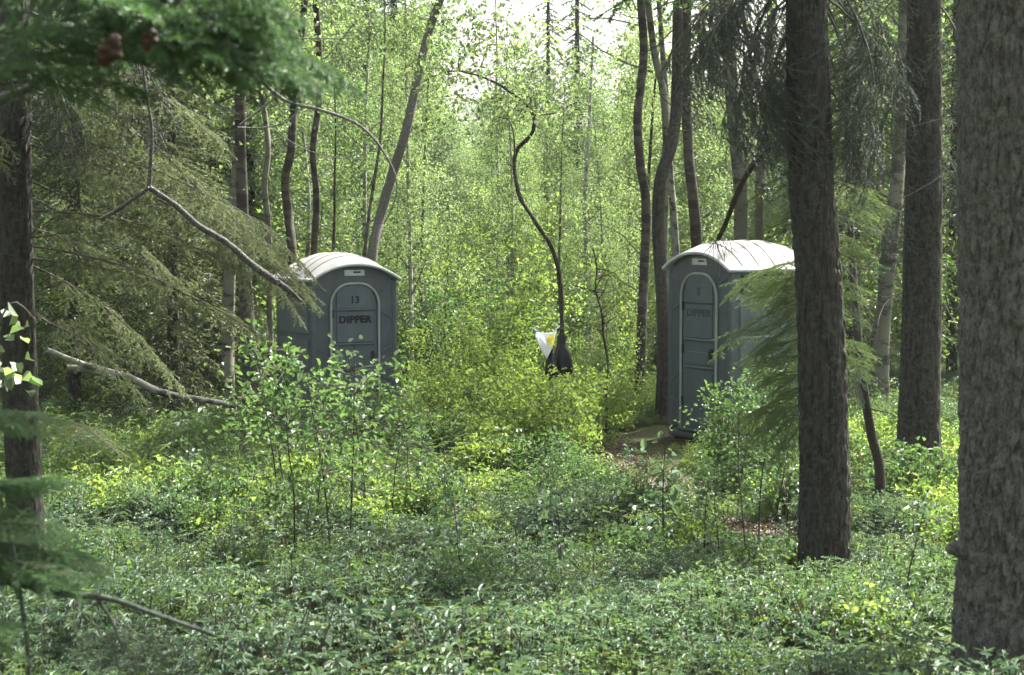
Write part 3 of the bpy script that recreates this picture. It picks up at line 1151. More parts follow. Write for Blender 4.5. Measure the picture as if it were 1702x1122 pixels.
def herb_mesh(name, leafm, stems=7, h=0.22, r=0.14, ls=0.055, whorl=5, shape='hex', wr=0.6, tiers=2):
    """low herb: short stems, each with whorls of spreading leaves"""
    g = G()
    S0, S1 = [], []
    pos, ax, sz = [], [], []
    for k in range(stems):
        a = rnd.uniform(0, 2 * math.pi)
        rr = r * math.sqrt(rnd.random())
        b = np.array([rr * math.cos(a), rr * math.sin(a), -0.02])
        hh = h * rnd.uniform(0.5, 1.15)
        t = b + np.array([rnd.uniform(-.2, .2) * hh, rnd.uniform(-.2, .2) * hh, hh])
        S0.append(b); S1.append(t)
        for ti in range(tiers):
            c = t - (t - b) * ti * rnd.uniform(0.25, 0.45)
            ph = rnd.uniform(0, 6.28)
            w = whorl - (ti > 0)
            for q in range(w):
                aa = ph + q * 2 * math.pi / w + rnd.uniform(-.25, .25)
                pos.append(c)
                ax.append((math.cos(aa), math.sin(aa), rnd.uniform(-0.15, 0.5)))
                sz.append(ls * rnd.uniform(0.65, 1.2))
    segs(g, S0, S1, [0.0025] * len(S0), [0.0015] * len(S0), 3, 0)
    n = len(pos)
    pos, ax, sz = np.array(pos), np.array(ax), np.array(sz)
    leaves(g, pos, ax, rand_unit(n, 3.0), sz, sz * wr, 1, None, shape=shape, curl=0.22)
    return g.mesh(name, [M['twig'], leafm])


def broad_mesh(name, leafm, nleaf=5, h=0.35, ls=0.16):
    """big lobed leaves held flat on long stalks"""
    g = G()
    S0, S1, V, F, T = [], [], [], [], []
    for k in range(nleaf):
        a = k * 2 * math.pi / nleaf + rnd.uniform(-.4, .4)
        hh = h * rnd.uniform(0.6, 1.1)
        top = np.array([math.cos(a) * hh * 0.6, math.sin(a) * hh * 0.6, hh])
        S0.append((0, 0, -0.03)); S1.append(top)
        s = ls * rnd.uniform(0.7, 1.2)
        m_ = 15
        tilt = rnd.uniform(-0.3, 0.2)
        base = len(V)
        V.append(top)
        for q in range(m_):
            th = a + math.pi * 2 * q / m_
            lobe = 1.0 if q % 3 == 0 else (0.66 if q % 3 == 1 else 0.72)
            rr = s * lobe * (0.55 + 0.45 * math.cos(th - a) * 0.6 + 0.2)
            V.append(top + np.array([math.cos(th) * rr, math.sin(th) * rr, (-0.18 + tilt * math.cos(th - a)) * rr + rnd.uniform(-.01, .01)]))
        for q in range(m_):
            F.append([base, base + 1 + q, base + 1 + (q + 1) % m_])
            T.append(0.2 + 0.6 * ((k * 37) % 10) / 10)
    g.add(V, F, 1, T)
    segs(g, S0, S1, [0.004] * len(S0), [0.0025] * len(S0), 3, 0)
    return g.mesh(name, [M['twig'], leafm])


def grass_mesh(name, leafm, n=40, h=0.35, r=0.12, w=0.006):
    g = G()
    V, F = [], []
    for k in range(n):
        a = rnd.uniform(0, 6.28)
        rr = r * math.sqrt(rnd.random())
        b = np.array([rr * math.cos(a), rr * math.sin(a), -0.02])
        q = poly(b, (rnd.uniform(-.35, .35), rnd.uniform(-.35, .35), 1), h * rnd.uniform(0.5, 1.1), 4, (rnd.uniform(-.8, .8), rnd.uniform(-.8, .8), -0.4), 0.1)
        sd = np.array([math.cos(a + 1.57), math.sin(a + 1.57), 0]) * w
        o = len(V)
        for j in range(5):
            f = (1 - j / 4.3)
            V += [q[j] - sd * f, q[j] + sd * f]
        for j in range(4):
            F.append([o + 2 * j, o + 2 * j + 1, o + 2 * j + 3, o + 2 * j + 2])
    g.add(V, F, 0, rng.random(len(F)))
    return g.mesh(name, [leafm])


# ------------------------------------------------------------------ stuff scattered on the ground
def scatter(name, mesh, pts, kind='stuff', label=None):
    """one object of uncountable plants: a point for each, the plant mesh instanced on it"""
    src = bpy.data.objects.new(mesh.name + '_plant', mesh)       # not linked to the scene
    me = bpy.data.meshes.new(name)
    A = np.array(pts, float)                                     # x y z rx ry rz s
    me.vertices.add(len(A))
    me.vertices.foreach_set('co', A[:, :3].ravel())
    a = me.attributes.new('rot', 'FLOAT_VECTOR', 'POINT')
    a.data.foreach_set('vector', A[:, 3:6].ravel().astype(np.float32))
    a = me.attributes.new('scl', 'FLOAT', 'POINT')
    a.data.foreach_set('value', A[:, 6].astype(np.float32))
    o = link(name, me)
    ng = bpy.data.node_groups.new(name, 'GeometryNodeTree')
    ng.interface.new_socket('Geometry', in_out='INPUT', socket_type='NodeSocketGeometry')
    ng.interface.new_socket('Geometry', in_out='OUTPUT', socket_type='NodeSocketGeometry')
    N, L = ng.nodes, ng.links
    gi, go = N.new('NodeGroupInput'), N.new('NodeGroupOutput')
    oi = N.new('GeometryNodeObjectInfo')
    oi.inputs['Object'].default_value = src
    oi.inputs['As Instance'].default_value = True
    ip = N.new('GeometryNodeInstanceOnPoints')
    ar = N.new('GeometryNodeInputNamedAttribute'); ar.data_type = 'FLOAT_VECTOR'; ar.inputs['Name'].default_value = 'rot'
    asc = N.new('GeometryNodeInputNamedAttribute'); asc.data_type = 'FLOAT'; asc.inputs['Name'].default_value = 'scl'
    L.new(gi.outputs[0], ip.inputs['Points'])
    L.new(oi.outputs['Geometry'], ip.inputs['Instance'])
    L.new(ar.outputs['Attribute'], ip.inputs['Rotation'])
    L.new(asc.outputs['Attribute'], ip.inputs['Scale'])
    L.new(ip.outputs[0], go.inputs[0])
    md = o.modifiers.new('scatter', 'NODES')
    md.node_group = ng
    tag(o, label, kind=kind)
    return o


def field(n, y0, y1, smin=0.8, smax=1.3, tilt=0.2, dens=None, pathk=0.9, margin=0.6, tall=0.0):
    out = []
    tries = 0
    while len(out) < n and tries < n * 12:
        tries += 1
        y = y0 + (y1 - y0) * math.sqrt(rnd.random()) if y0 > 15 else rnd.uniform(y0, y1)
        hw = 0.30 * y + margin
        x = rnd.uniform(-hw, hw)
        if dens and rnd.random() > dens(x, y):
            continue
        if near_path(x, y, pathk * 0.85):
            continue
        u = CX + x / y * FPX
        if pathk and 17.2 < y < 21 and 1000 < u < 1290 and rnd.random() < 0.6:
            continue
        if y < 16.9 and any((x - a) ** 2 + (y + 0.18 - b) ** 2 < c * c for a, b, c in ((1.90, 6.8, 0.30), (1.955, 11.3, 0.24), (3.69, 16.4, 0.5), (-3.24, 12.0, 0.25))):
            continue
        if inside_toilet(x, y, 0.15 + tall):
            continue
        k = 1.0 + 0.75 * mnoise.noise(Vector((x * 0.9, y * 0.9, 21.0)))
        if pathk and near_path(x, y + 0.45, 2.2):
            k = min(k, 1.0) * 0.5
        out.append((x, y, gz(x, y), rnd.gauss(0, tilt), rnd.gauss(0, tilt), rnd.uniform(0, 6.28), k * rnd.uniform(smin, smax)))
    return out


def inside_toilet(x, y, m=0.1):
    for T, a in ((T1, R(29)), (T2, R(-58))):
        dx, dy = x - T.x, y - T.y
        lx, ly = dx * math.cos(-a) - dy * math.sin(-a), dx * math.sin(-a) + dy * math.cos(-a)
        if abs(lx) < TW / 2 + m and -m < ly < TD + m:
            return True
    if abs(x - T2.x + 0.32) < 1.35 and -1.25 < y - T2.y < 1.4:
        return True
    return False


def patchy(sc, off, lo=0.35, hi=0.6):
    def f(x, y):
        v = 0.5 + 0.5 * mnoise.noise(Vector((x * sc, y * sc, off)))
        return min(1.0, max(0.0, (v - lo) / (hi - lo)))
    return f


herbs = []
for k in range(3):
    herbs.append(herb_mesh('bunchberry', M['herb_leaf'], 12, 0.11, 0.16, 0.036, 5, wr=0.72))
for k in range(2):
    herbs.append(herb_mesh('small_herb', M['herb_leaf_warm'], 16, 0.17, 0.16, 0.020, 5, wr=0.55, tiers=4))
for k in range(2):
    herbs.append(herb_mesh('cranberry', M['herb_leaf'], 16, 0.20, 0.18, 0.022, 4, wr=0.5, tiers=5))
for k in range(2):
    herbs.append(herb_mesh('feathery_herb', M['herb_leaf'], 14, 0.19, 0.17, 0.034, 6, wr=0.22, tiers=5))
herbs.append(herb_mesh('weed', M['blade'], 8, 0.38, 0.16, 0.050, 4, wr=0.30, tiers=8))
herbs.append(herb_mesh('weed', M['herb_leaf_warm'], 7, 0.36, 0.16, 0.045, 4, wr=0.45, tiers=6))
moss = herb_mesh('moss', M['herb_leaf_warm'], 60, 0.035, 0.2, 0.014, 6, wr=0.5, tiers=1)
broad = [broad_mesh('broad_herb', M['broad_leaf'], 7, 0.20, 0.070), broad_mesh('broad_herb', M['broad_leaf'], 6, 0.24, 0.085)]
scatter('moss', moss, field(2600, 4.8, 15, 0.6, 1.4, 0.1, pathk=1.0), label='moss and tiny seedlings on the soil')
grass = [grass_mesh('grass', M['blade'], 40, 0.35, 0.12, 0.004), grass_mesh('grass', M['blade'], 30, 0.5, 0.1, 0.0035)]
litter_g = G()
leaves(litter_g, np.column_stack([rng.normal(size=(40, 2)) * 0.16, rng.uniform(0.01, 0.05, 40)]), rand_unit(40, 0, 0.2), rand_unit(40, 2.5),
       rng.uniform(0.015, 0.045, 40), rng.uniform(0.008, 0.03, 40), 0)
litter = litter_g.mesh('leaf_litter', [M['dead_leaf']])

for k, h in enumerate(herbs):
    warm = k in (3, 4)
    if h.name.startswith('weed'):
        scatter('weeds', h, field(520, 12.5, 26, 0.6, 1.25, 0.15, lambda x, y, k=k: patchy(0.5, k * 5.1, 0.4, 0.6)(x, y) * (1.0 if x < 1.5 else 0.25)) + field(50, 6.5, 12.5, 0.3, 0.6, 0.15),
                label='taller leafy weeds standing in the brighter ground')
        continue
    scatter('ground_foliage', h, field(2000, 4.8, 15, 0.45, 1.4, 0.28, patchy(0.9, k * 5.1, 0.46, 0.62)) +
            field(1900, 15, 34, 0.5, 1.15, 0.25, patchy(0.5, k * 5.1, 0.40, 0.60)),
            label='low leafy ground plants covering the forest floor')
for k, h in enumerate(broad):
    scatter('broad_leaved_foliage', h, field(70, 5.2, 13, 0.4, 0.9, 0.2, patchy(0.8, 40 + k * 7, 0.5, 0.7)) + field(160, 13, 26, 0.6, 1.0, 0.2, patchy(0.8, 50 + k * 7, 0.4, 0.7)),
            label='big lobed leaves standing among the low plants')
for k, h in enumerate(grass):
    scatter('grass', h, field(420, 5, 14, 0.35, 0.75, 0.15, patchy(0.9, 70 + k * 3, 0.40, 0.7)) + field(900, 14, 40, 0.6, 1.2, 0.15, patchy(0.4, 80 + k * 3, 0.35, 0.6)),
            label='thin green grass blades between the ground plants')
lp = field(700, 5, 22, 0.8, 1.4, 0.1, patchy(0.7, 33, 0.4, 0.7), pathk=0.0)
for _ in range(150):
    x, y, w = rnd.choice(pp)
    x += rnd.gauss(0, w * 0.8); y += rnd.gauss(0, w * 0.8)
    lp.append((x, y, gz(x, y) + 0.01, 0, 0, rnd.uniform(0, 6), rnd.uniform(0.7, 1.2)))
scatter('leaf_litter', litter, lp, label='scattered brown dead leaves')

for k, (lm, h_, ls_) in enumerate(((M['herb_leaf'], 0.42, 0.034), (M['shrub_leaf'], 0.5, 0.042), (M['herb_leaf_warm'], 0.36, 0.028), (M['lime_leaf'], 0.45, 0.036), (M['lime_leaf'], 0.38, 0.045))):  # last lime clump puts the sunlit yellow of the middle band into leaf colour
    um = shrub_mesh('undergrowth_clump', lm, h_, 9, 0.7, 4, ls_, 0.2, 7, lsp=0.035, wr=0.6)
    scatter('undergrowth', um, field(110 if k < 3 else 25, 7.5, 13, 0.3, 0.8, 0.12, patchy(0.6, 100 + k * 9, 0.42, 0.6)) + field(300, 13, 24, 0.45, 1.05, 0.12, patchy(0.55, 120 + k * 9, 0.42, 0.6)),
            label='tangled leafy undergrowth between ground plants and shrubs')

# ------------------------------------------------------------------ shrubs and thicket
shr = [shrub_mesh('foliage', M['shrub_leaf'], 1.25, 9, 0.6, 5, 0.062, 0.2, 10, lsp=0.06) for _ in range(3)]
lime = [shrub_mesh('foliage', M['lime_leaf'], 1.15, 8, 0.65, 6, 0.056, 0.15, 8, wr=0.6, lsp=0.045) for _ in range(3)]
tallshr = [shrub_mesh('foliage', M['shrub_leaf'], 2.1, 7, 0.42, 4, 0.070, 0.25, 13, lsp=0.06) for _ in range(2)]
heath = [shrub_mesh('foliage', M['herb_leaf_warm'], 0.30, 12, 0.7, 3, 0.022, 0.15, 9, lsp=0.02, wr=0.55) for _ in range(3)]
young = [shrub_mesh('foliage', M['lime_leaf'], 2.9, 6, 0.35, 5, 0.060, 0.12, 20, lsp=0.08, wr=0.7) for _ in range(3)]


def shrub(px, py, mesh, scale, label, group=None, d=None, name='shrub', cat='shrub', rz=None):
    if d is None:
        h = ground_hit(px, py)
    else:
        h = P(px, 600, d)
    z = gz(h.x, h.y)
    o = link(name, mesh, None, (h.x, h.y, z - 0.02), (rnd.uniform(-.06, .06), rnd.uniform(-.06, .06), rnd.uniform(0, 6.28) if rz is None else rz), scale)
    tag(o, label, cat, group)
    return o


gA = 'leafy shrubs in front of the lettered toilet'
ORD = ['first', 'second', 'third', 'fourth', 'fifth', 'sixth', 'seventh', 'eighth', 'ninth', 'tenth', 'eleventh', 'twelfth', 'thirteenth', 'fourteenth', 'fifteenth']
GAL = {p: 'low leafy shrub, %s from the left along the foot of the lettered toilet' % ORD[q] for q, p in enumerate(sorted((500, 545, 590, 636, 560, 480, 615)))}
GBL = {p: 'bright yellow-green bush, %s rightwards from the lettered toilet to the birches' % ORD[q] for q, p in enumerate(sorted((700, 745, 790, 835, 880, 925, 965, 1000, 1040, 770, 850, 1070, 690, 720, 810)))}
GCL = {p: 'green shrub, %s from the left along the foot of the sideways toilet' % ORD[q] for q, p in enumerate(sorted((1236, 1225, 1262, 1300, 1248, 1320)))}
for (px, d, s, m_) in ((500, 20.3, 1.0, 0), (545, 19.6, 1.02, 1), (590, 20.4, 1.12, 2), (636, 20.2, 0.95, 0), (560, 18.6, 0.85, 2), (480, 21.0, 0.9, 1), (615, 19.0, 0.75, 1)):
    shrub(px, 0, shr[m_], s * 0.62, GAL[px], gA, d)
shrub(655, 0, lime[0], 0.8, 'yellow-green shrub at the right corner of the toilet lettered DIPPER', None, 20.8)
gB = 'bright bushes between the two toilets'
for (px, d, s, m_) in ((700, 21.5, 0.75, 0), (745, 23, 0.9, 1), (790, 21, 0.85, 2), (835, 20, 1.0, 0), (880, 19.4, 1.02, 1), (925, 19.2, 0.98, 2), (965, 20, 1.0, 0),
                      (1000, 22, 0.8, 1), (1040, 23, 0.8, 2), (770, 25, 1.0, 0), (850, 24, 1.1, 2), (1070, 24, 0.7, 1), (690, 24, 0.8, 2), (720, 19.5, 0.5, 1), (810, 18.6, 0.6, 2)):
    shrub(px, 0, lime[m_], s * 0.98, GBL[px], gB, d)
for (px, d, s, m_, lab) in ((902, 18.7, 0.92, 1, 'bright bush hiding the bottom of the smaller black bag'), (948, 18.6, 0.95, 2, 'bright bush hiding the bottom of the larger black bag')):
    shrub(px, 0, lime[m_], s, lab, gB, d)
for (px, d, s, m_, lab) in ((712, 23.5, 0.60, 0, 'tall bright young shrub nearest the right side of the lettered toilet'), (788, 24, 0.68, 1, 'tall bright young shrub rising midway between the lettered toilet and the bags'),
                            (862, 21.5, 0.56, 2, 'tall bright young shrub just left of the white plastic bag'), (978, 21, 0.50, 0, 'tall bright young shrub just right of the black bags'), (1030, 23.5, 0.62, 1, 'tall bright young shrub left of the slim wavy birch')):
    shrub(px, 0, young[m_], s, lab, None, d, name='tall_shrub')
gC = 'shrubs in front of the sideways toilet'
for (px, d, s, m_) in ((1236, 18.6, 0.72, 0), (1225, 18.0, 0.85, 1), (1262, 18.2, 1.0, 2), (1300, 17.6, 0.95, 0), (1248, 17.2, 0.45, 2), (1320, 16.4, 0.7, 1)):
    shrub(px, 0, shr[m_], s * 0.8, GCL[px], gC, d)
gD = 'knee-high shrubs over the forest floor'
for k in range(44):
    y = rnd.uniform(12.5, 24)
    x = rnd.uniform(-0.29 * y, 0.29 * y)
    if inside_toilet(x, y, 0.5) or near_path(x, y, 1.6) or (x > 1.2 and y > 16 and x < 3.6):
        continue
    m_ = rnd.choice(shr + lime)
    o = link('shrub', m_, None, (x, y, gz(x, y) - 0.02), (0, 0, rnd.uniform(0, 6.28)), rnd.uniform(0.22, 0.5))
    tag(o, 'small knee-high shrub among the ground plants', 'shrub', gD)
for k in range(28):
    y = rnd.uniform(8.2, 13.5)
    x = rnd.uniform(-0.26 * y, 0.20 * y)
    if near_path(x, y, 1.8):
        continue
    o = link('shrub', rnd.choice(heath), None, (x, y, gz(x, y) - 0.02), (0, 0, rnd.uniform(0, 6.28)), rnd.uniform(0.6, 1.3))
    tag(o, 'low twiggy brownish shrub in the shaded middle of the forest floor', 'shrub', 'low twiggy shrubs in the shaded ground')
gE = 'tall leafy shrubs of the background thicket'
for k in range(115):
    y = rnd.uniform(24.5, 42)
    x = rnd.uniform(-0.31 * y, 0.31 * y)
    if abs(x - 0.0 * y) < 0.0:
        continue
    m_ = rnd.choice(young + tallshr)
    s = rnd.uniform(0.55, 1.15)
    o = link('tall_shrub', m_, None, (x, y, gz(x, y) - 0.02), (0, 0, rnd.uniform(0, 6.28)), s)
    tag(o, 'tall leafy shrub in the sunlit thicket behind the toilets', 'shrub', gE)

def stick_mesh(L):
    g = G()
    q = poly((-L / 2, 0, 0), (1, 0, 0.02), L, 8, (0, 0, 0), 0.3)
    tube(g, q, np.linspace(0.009, 0.004, 9), 6, 0)
    S0, S1 = [], []
    for _ in range(5):
        p0 = q[rnd.randint(2, 7)]
        w = poly(p0, (0.6, rnd.uniform(-1, 1), rnd.uniform(0, 0.7)), L * rnd.uniform(0.1, 0.3), 2, (0, 0, 0), 0.3)
        S0 += [w[0], w[1]]; S1 += [w[1], w[2]]
    segs(g, S0, S1, [0.0035] * len(S0), [0.002] * len(S0), 4, 0)
    return g.mesh('fallen_stick', [M['twig_grey']])


sticks = [stick_mesh(0.7), stick_mesh(1.0), stick_mesh(0.5)]
for (px, py, v, a, lab) in (
        (640, 1010, 0, 0.3, 'grey fallen stick lying in the plants left of the lone dark sapling'),
        (1010, 1050, 1, -0.4, 'long grey fallen stick lying in the pale plants near the bottom edge'),
        (1215, 1000, 2, 0.9, 'short fallen stick below the furrowed spruce trunk'),
        (1470, 930, 0, 2.6, 'fallen stick between the furrowed trunk and the great lichened trunk'),
        (330, 1000, 2, 0.1, 'short fallen stick near the end of the low blurred branch'),
        (1080, 850, 2, 1.2, 'small fallen stick at the edge of the dirt path')):
    h = ground_hit(px, py)
    o = link('fallen_stick', sticks[v], None, (h.x, h.y, gz(h.x, h.y) + 0.12), (0.05, -0.08, a), 1.0)
    tag(o, lab, 'stick')

# thin saplings in the foreground
def sapling_meshes(H, leafm, per=3, ls=0.055, leafy_from=0.4, n=30, ln=0.45):
    g1, g2 = G(), G()
    q = poly((0, 0, -0.03), (rnd.uniform(-.08, .08), rnd.uniform(-.08, .08), 1), H, 9, (0, 0, 0.1), 0.14)
    tube(g1, q, np.linspace(0.0085, 0.002, 10), 6, 0)
    S0, S1, R0, R1, nodes = [], [], [], [], []
    for k in range(n):
        u = rnd.uniform(leafy_from, 0.98)
        j = min(8, int(u * 9))
        dd = unit(np.array([rnd.uniform(-1, 1), rnd.uniform(-1, 1), rnd.uniform(0.0, 0.8)]))
        w = poly(q[j], dd, rnd.uniform(0.3, 1.0) * ln * (1.25 - u * 0.6), 4, (0, 0, -0.3), 0.25)
        for m_ in range(4):
            S0.append(w[m_]); S1.append(w[m_ + 1]); R0.append(0.003 - 0.0004 * m_); R1.append(0.0026 - 0.0004 * m_)
            if m_:
                nodes.append((w[m_ + 1], dd))
    nodes.append((q[9], np.array([0, 0, 1.0])))
    segs(g2, S0, S1, R0, R1, 3, 0)
    leafy(g2, nodes, per, ls, 0.035, 'hex', 0.2, 1, 0.72, 2.2)
    return g1.mesh('stem', [M['twig_dark']]), g2.mesh('foliage', [M['twig'], leafm])


sap_tall = [sapling_meshes(1.65, M['shrub_leaf'], 2, 0.055, 0.38, 34, 0.62) for _ in range(4)]
sap_low = [sapling_meshes(0.9, M['herb_leaf'], 2, 0.055, 0.35, 11, 0.25) for _ in range(4)]
SAP = [  # base px, base py, height (photo px), variant, tall, what it stands by
    (775, 1018, 225, 0, 0, 'dark-stemmed sapling standing alone in the pale ground plants at the centre front'),
    (868, 975, 110, 1, 0, 'short leafy sapling just right of the lone dark sapling at the centre front'),
    (474, 875, 375, 3, 1, 'leafy sapling masking the far left edge of the lettered toilet'),
    (492, 965, 420, 2, 1, 'leafy sapling whose crown covers the left wall of the lettered toilet'),
    (552, 960, 400, 3, 1, 'leafy sapling whose crown covers the lower door of the lettered toilet'),
    (585, 955, 415, 1, 1, 'leafy sapling reaching highest over the door below the lettering'),
    (612, 900, 350, 0, 1, 'leafy sapling crossing the right door jamb of the lettered toilet'),
    (690, 880, 250, 0, 1, 'leafy sapling standing clear of the right corner of the lettered toilet'),
    (520, 930, 360, 0, 1, 'leafy sapling before the left door jamb of the lettered toilet'),
    (648, 885, 300, 2, 1, 'leafy sapling at the right corner of the lettered toilet'),
    (468, 905, 420, 1, 1, 'leafy sapling between the fallen log and the lettered toilet'),
    (530, 880, 270, 0, 1, 'lower leafy sapling in front of the left part of the lettered toilet'),
    (421, 860, 260, 3, 1, 'tall slim sapling below the fallen log, left of the lettered toilet'),
    (315, 850, 180, 2, 0, 'thin sapling under the middle of the fallen log'),
    (1110, 965, 260, 3, 0, 'tall thin sapling in front of the dirt path'),
    (1168, 960, 190, 1, 0, 'twiggy small sapling in front of the dirt path bend'),
    (1200, 965, 250, 2, 1, 'slender low-crowned sapling in front of the path bend'),
    (1240, 930, 300, 0, 1, 'leafy sapling in front of the right wall of the sideways toilet'),
    (1258, 925, 370, 2, 1, 'leafiest sapling masking the right wall of the sideways toilet'),
    (1305, 915, 330, 1, 1, 'leafy sapling squeezed between the sideways toilet and the furrowed trunk'),
    (1283, 950, 340, 3, 1, 'leafy sapling close to the left of the nearer dark spruce trunk'),
    (1225, 870, 230, 1, 1, 'leafy sapling behind the path bend, low before the sideways toilet'),
    (893, 950, 150, 2, 0, 'thin sapling right of centre with a single dark stem'),
    (975, 925, 130, 1, 0, 'small sapling left of the dirt path with broad leaves'),
    (700, 870, 170, 3, 0, 'thin sapling in the low plants right of the lettered toilet'),
    (745, 900, 130, 0, 0, 'small sapling left of the lone dark sapling, farther back'),
    (1030, 900, 150, 2, 0, 'small sapling on the near side of the path where it leaves the bushes'),
    (1423, 850, 120, 2, 0, 'small sapling between the two dark spruce trunks'),
    (225, 900, 130, 1, 0, 'small sapling low near the ends of the blurred spruce boughs'),
]
for (px, py, hp, v, tall, lab) in SAP:
    h = ground_hit(px, py)
    s = hp * h.y / FPX / (1.78 if tall else 0.9)
    t = thing('sapling', lab, 'sapling', (h.x, h.y, gz(h.x, h.y)), rnd.uniform(0, 6.28))
    src = (sap_tall if tall else sap_low)[v]
    link('stem', src[0], t, scale=(s, s, s))
    link('foliage', src[1], t, scale=(s, s, s))
gF = 'knee-high saplings scattered over the forest floor'
for k in range(30):
    y = rnd.uniform(8.5, 18)
    x = rnd.uniform(-0.27 * y, 0.24 * y)
    if near_path(x, y, 1.8):
        continue
    src = rnd.choice(sap_low)
    s = rnd.uniform(0.35, 0.75)
    t = thing('small_sapling', 'small leafy sapling rising a little above the ground plants', 'sapling', (x, y, gz(x, y)), rnd.uniform(0, 6.28), gF)
    link('stem', src[0], t, scale=(s, s, s))
    link('foliage', src[1], t, scale=(s, s, s))

# ------------------------------------------------------------------ background trees
ac = [crown_mesh('crown', M['aspen_leaf'], M['twig_grey'], 7.5, 0.9, 1.1, 30, 5, 56, 0.050) for _ in range(4)]
ac += [crown_mesh('crown', M['aspen_leaf'], M['twig_grey'], 5.0, 0.4, 1.05, 28, 5, 52, 0.048) for _ in range(2)]
canopy = [crown_mesh('crown', M['aspen_leaf'], M['twig_grey'], 6.0, 0.0, 1.9, 26, 7, 24, 0.075, top=0.5) for _ in range(3)]


def stem_mesh(H, r, mat, wig=0.12, sides=8):
    g = G()
    pts = poly((0, 0, -0.15), (rnd.uniform(-.03, .03), rnd.uniform(-.03, .03), 1), H + 0.15, 9, (0, 0, 0.1), wig)
    P_ = np.array(pts)
    P_[:, :2] *= np.linspace(0, 1, 10)[:, None]
    tube(g, P_, np.linspace(r, r * 0.2, 10), sides, 0, sub=2)
    return g.mesh('trunk', [mat], smooth=(0,))


st7 = [stem_mesh(7.3, 0.045, m_, 0.05) for m_ in (M['pale_stem'], M['aspen_bark'], M['alder_bark'])]
st5 = [stem_mesh(4.8, 0.03, M['aspen_bark'], 0.05) for _ in range(2)]
placed = []
nb = 0
for k in range(400):
    if nb >= 135:
        break
    y = rnd.uniform(27, 58)
    x = rnd.uniform(-0.31 * y, 0.31 * y)
    if any((x - a) ** 2 + (y - b) ** 2 < 0.8 for a, b in placed):
        continue
    placed.append((x, y))
    nb += 1
    u = CX + x / y * FPX
    small = rnd.random() < 0.35
    hmax = 5.9 if (770 < u < 1040 or 1140 < u < 1320) else (7.2 if 620 < u < 1340 else 9.0)
    if small:
        v = rnd.randint(0, 1)
        sz = rnd.uniform(0.7, 1.15) * (0.9 if hmax < 6 else 1.0)
        tr, cr = st5[v], ac[4 + v]
    else:
        v = rnd.randint(0, 3)
        sz = rnd.uniform(0.75, 1.0) * hmax / 7.3
        tr, cr = st7[v % 3], ac[v]
    t = thing('aspen_tree', 'young slender aspen in the sunlit wood behind the toilets' if not small else 'low bushy yellow-green aspen in the wood behind the toilets',
              'tree', (x, y, gz(x, y)), rnd.uniform(0, 6.28), 'young aspens of the wood behind' if not small else 'low bushy aspens of the wood behind')
    link('trunk', tr, t, scale=(sz, sz, sz))
    w = rnd.uniform(0.85, 1.2) * sz
    link('crown', cr, t, scale=(w, w, sz))

# far wood as one mass
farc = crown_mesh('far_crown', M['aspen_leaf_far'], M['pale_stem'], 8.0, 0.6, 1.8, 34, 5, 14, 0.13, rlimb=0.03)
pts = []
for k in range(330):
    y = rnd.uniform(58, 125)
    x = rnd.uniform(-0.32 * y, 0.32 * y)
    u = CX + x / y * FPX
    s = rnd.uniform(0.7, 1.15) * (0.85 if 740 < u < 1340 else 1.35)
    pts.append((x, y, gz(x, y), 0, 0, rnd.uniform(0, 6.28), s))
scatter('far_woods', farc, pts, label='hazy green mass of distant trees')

# dark narrow spruces behind
def narrow_spruce(H=11, wid=0.75, n=170, nl=0.07, z0=1.0):
    g, g2 = G(), G()
    tube(g2, [(0, 0, -0.2), (0.03, 0, H * 0.5), (0, 0.02, H)], [0.11, 0.07, 0.01], 8, 0, sub=3)
    N0, N1 = [], []
    for k in range(n):
        u = k / n
        z = z0 + (H - z0) * u
        a = k * 2.4 + rnd.uniform(-.4, .4)
        w = wid * (1 - u * 0.8) * rnd.uniform(0.45, 1.15) * (0.55 + 0.45 * min(1, u * 5))
        q = poly((0, 0, z), (math.cos(a), math.sin(a), -0.35), w, 4, (0, 0, -0.2), 0.15)
        for j in range(4):
            N0.append(q[j]); N1.append(q[j + 1])
            for s in (-1, 1):
                e = poly(q[j + 1], (math.cos(a + s * 0.9), math.sin(a + s * 0.9), -0.5), w * 0.32, 1)
                N0.append(e[0]); N1.append(e[1])
    segs(g, N0, N1, [0.008] * len(N0), [0.005] * len(N0), 3, 0)
    add_needles(g, N0, N1, 60, nl, 0.022, 1, flat=0.2, ang=0.8)
    return g2.mesh('trunk', [M['spruce_bark']], smooth=(0,)), g.mesh('crown', [M['twig_dark'], M['needle']])


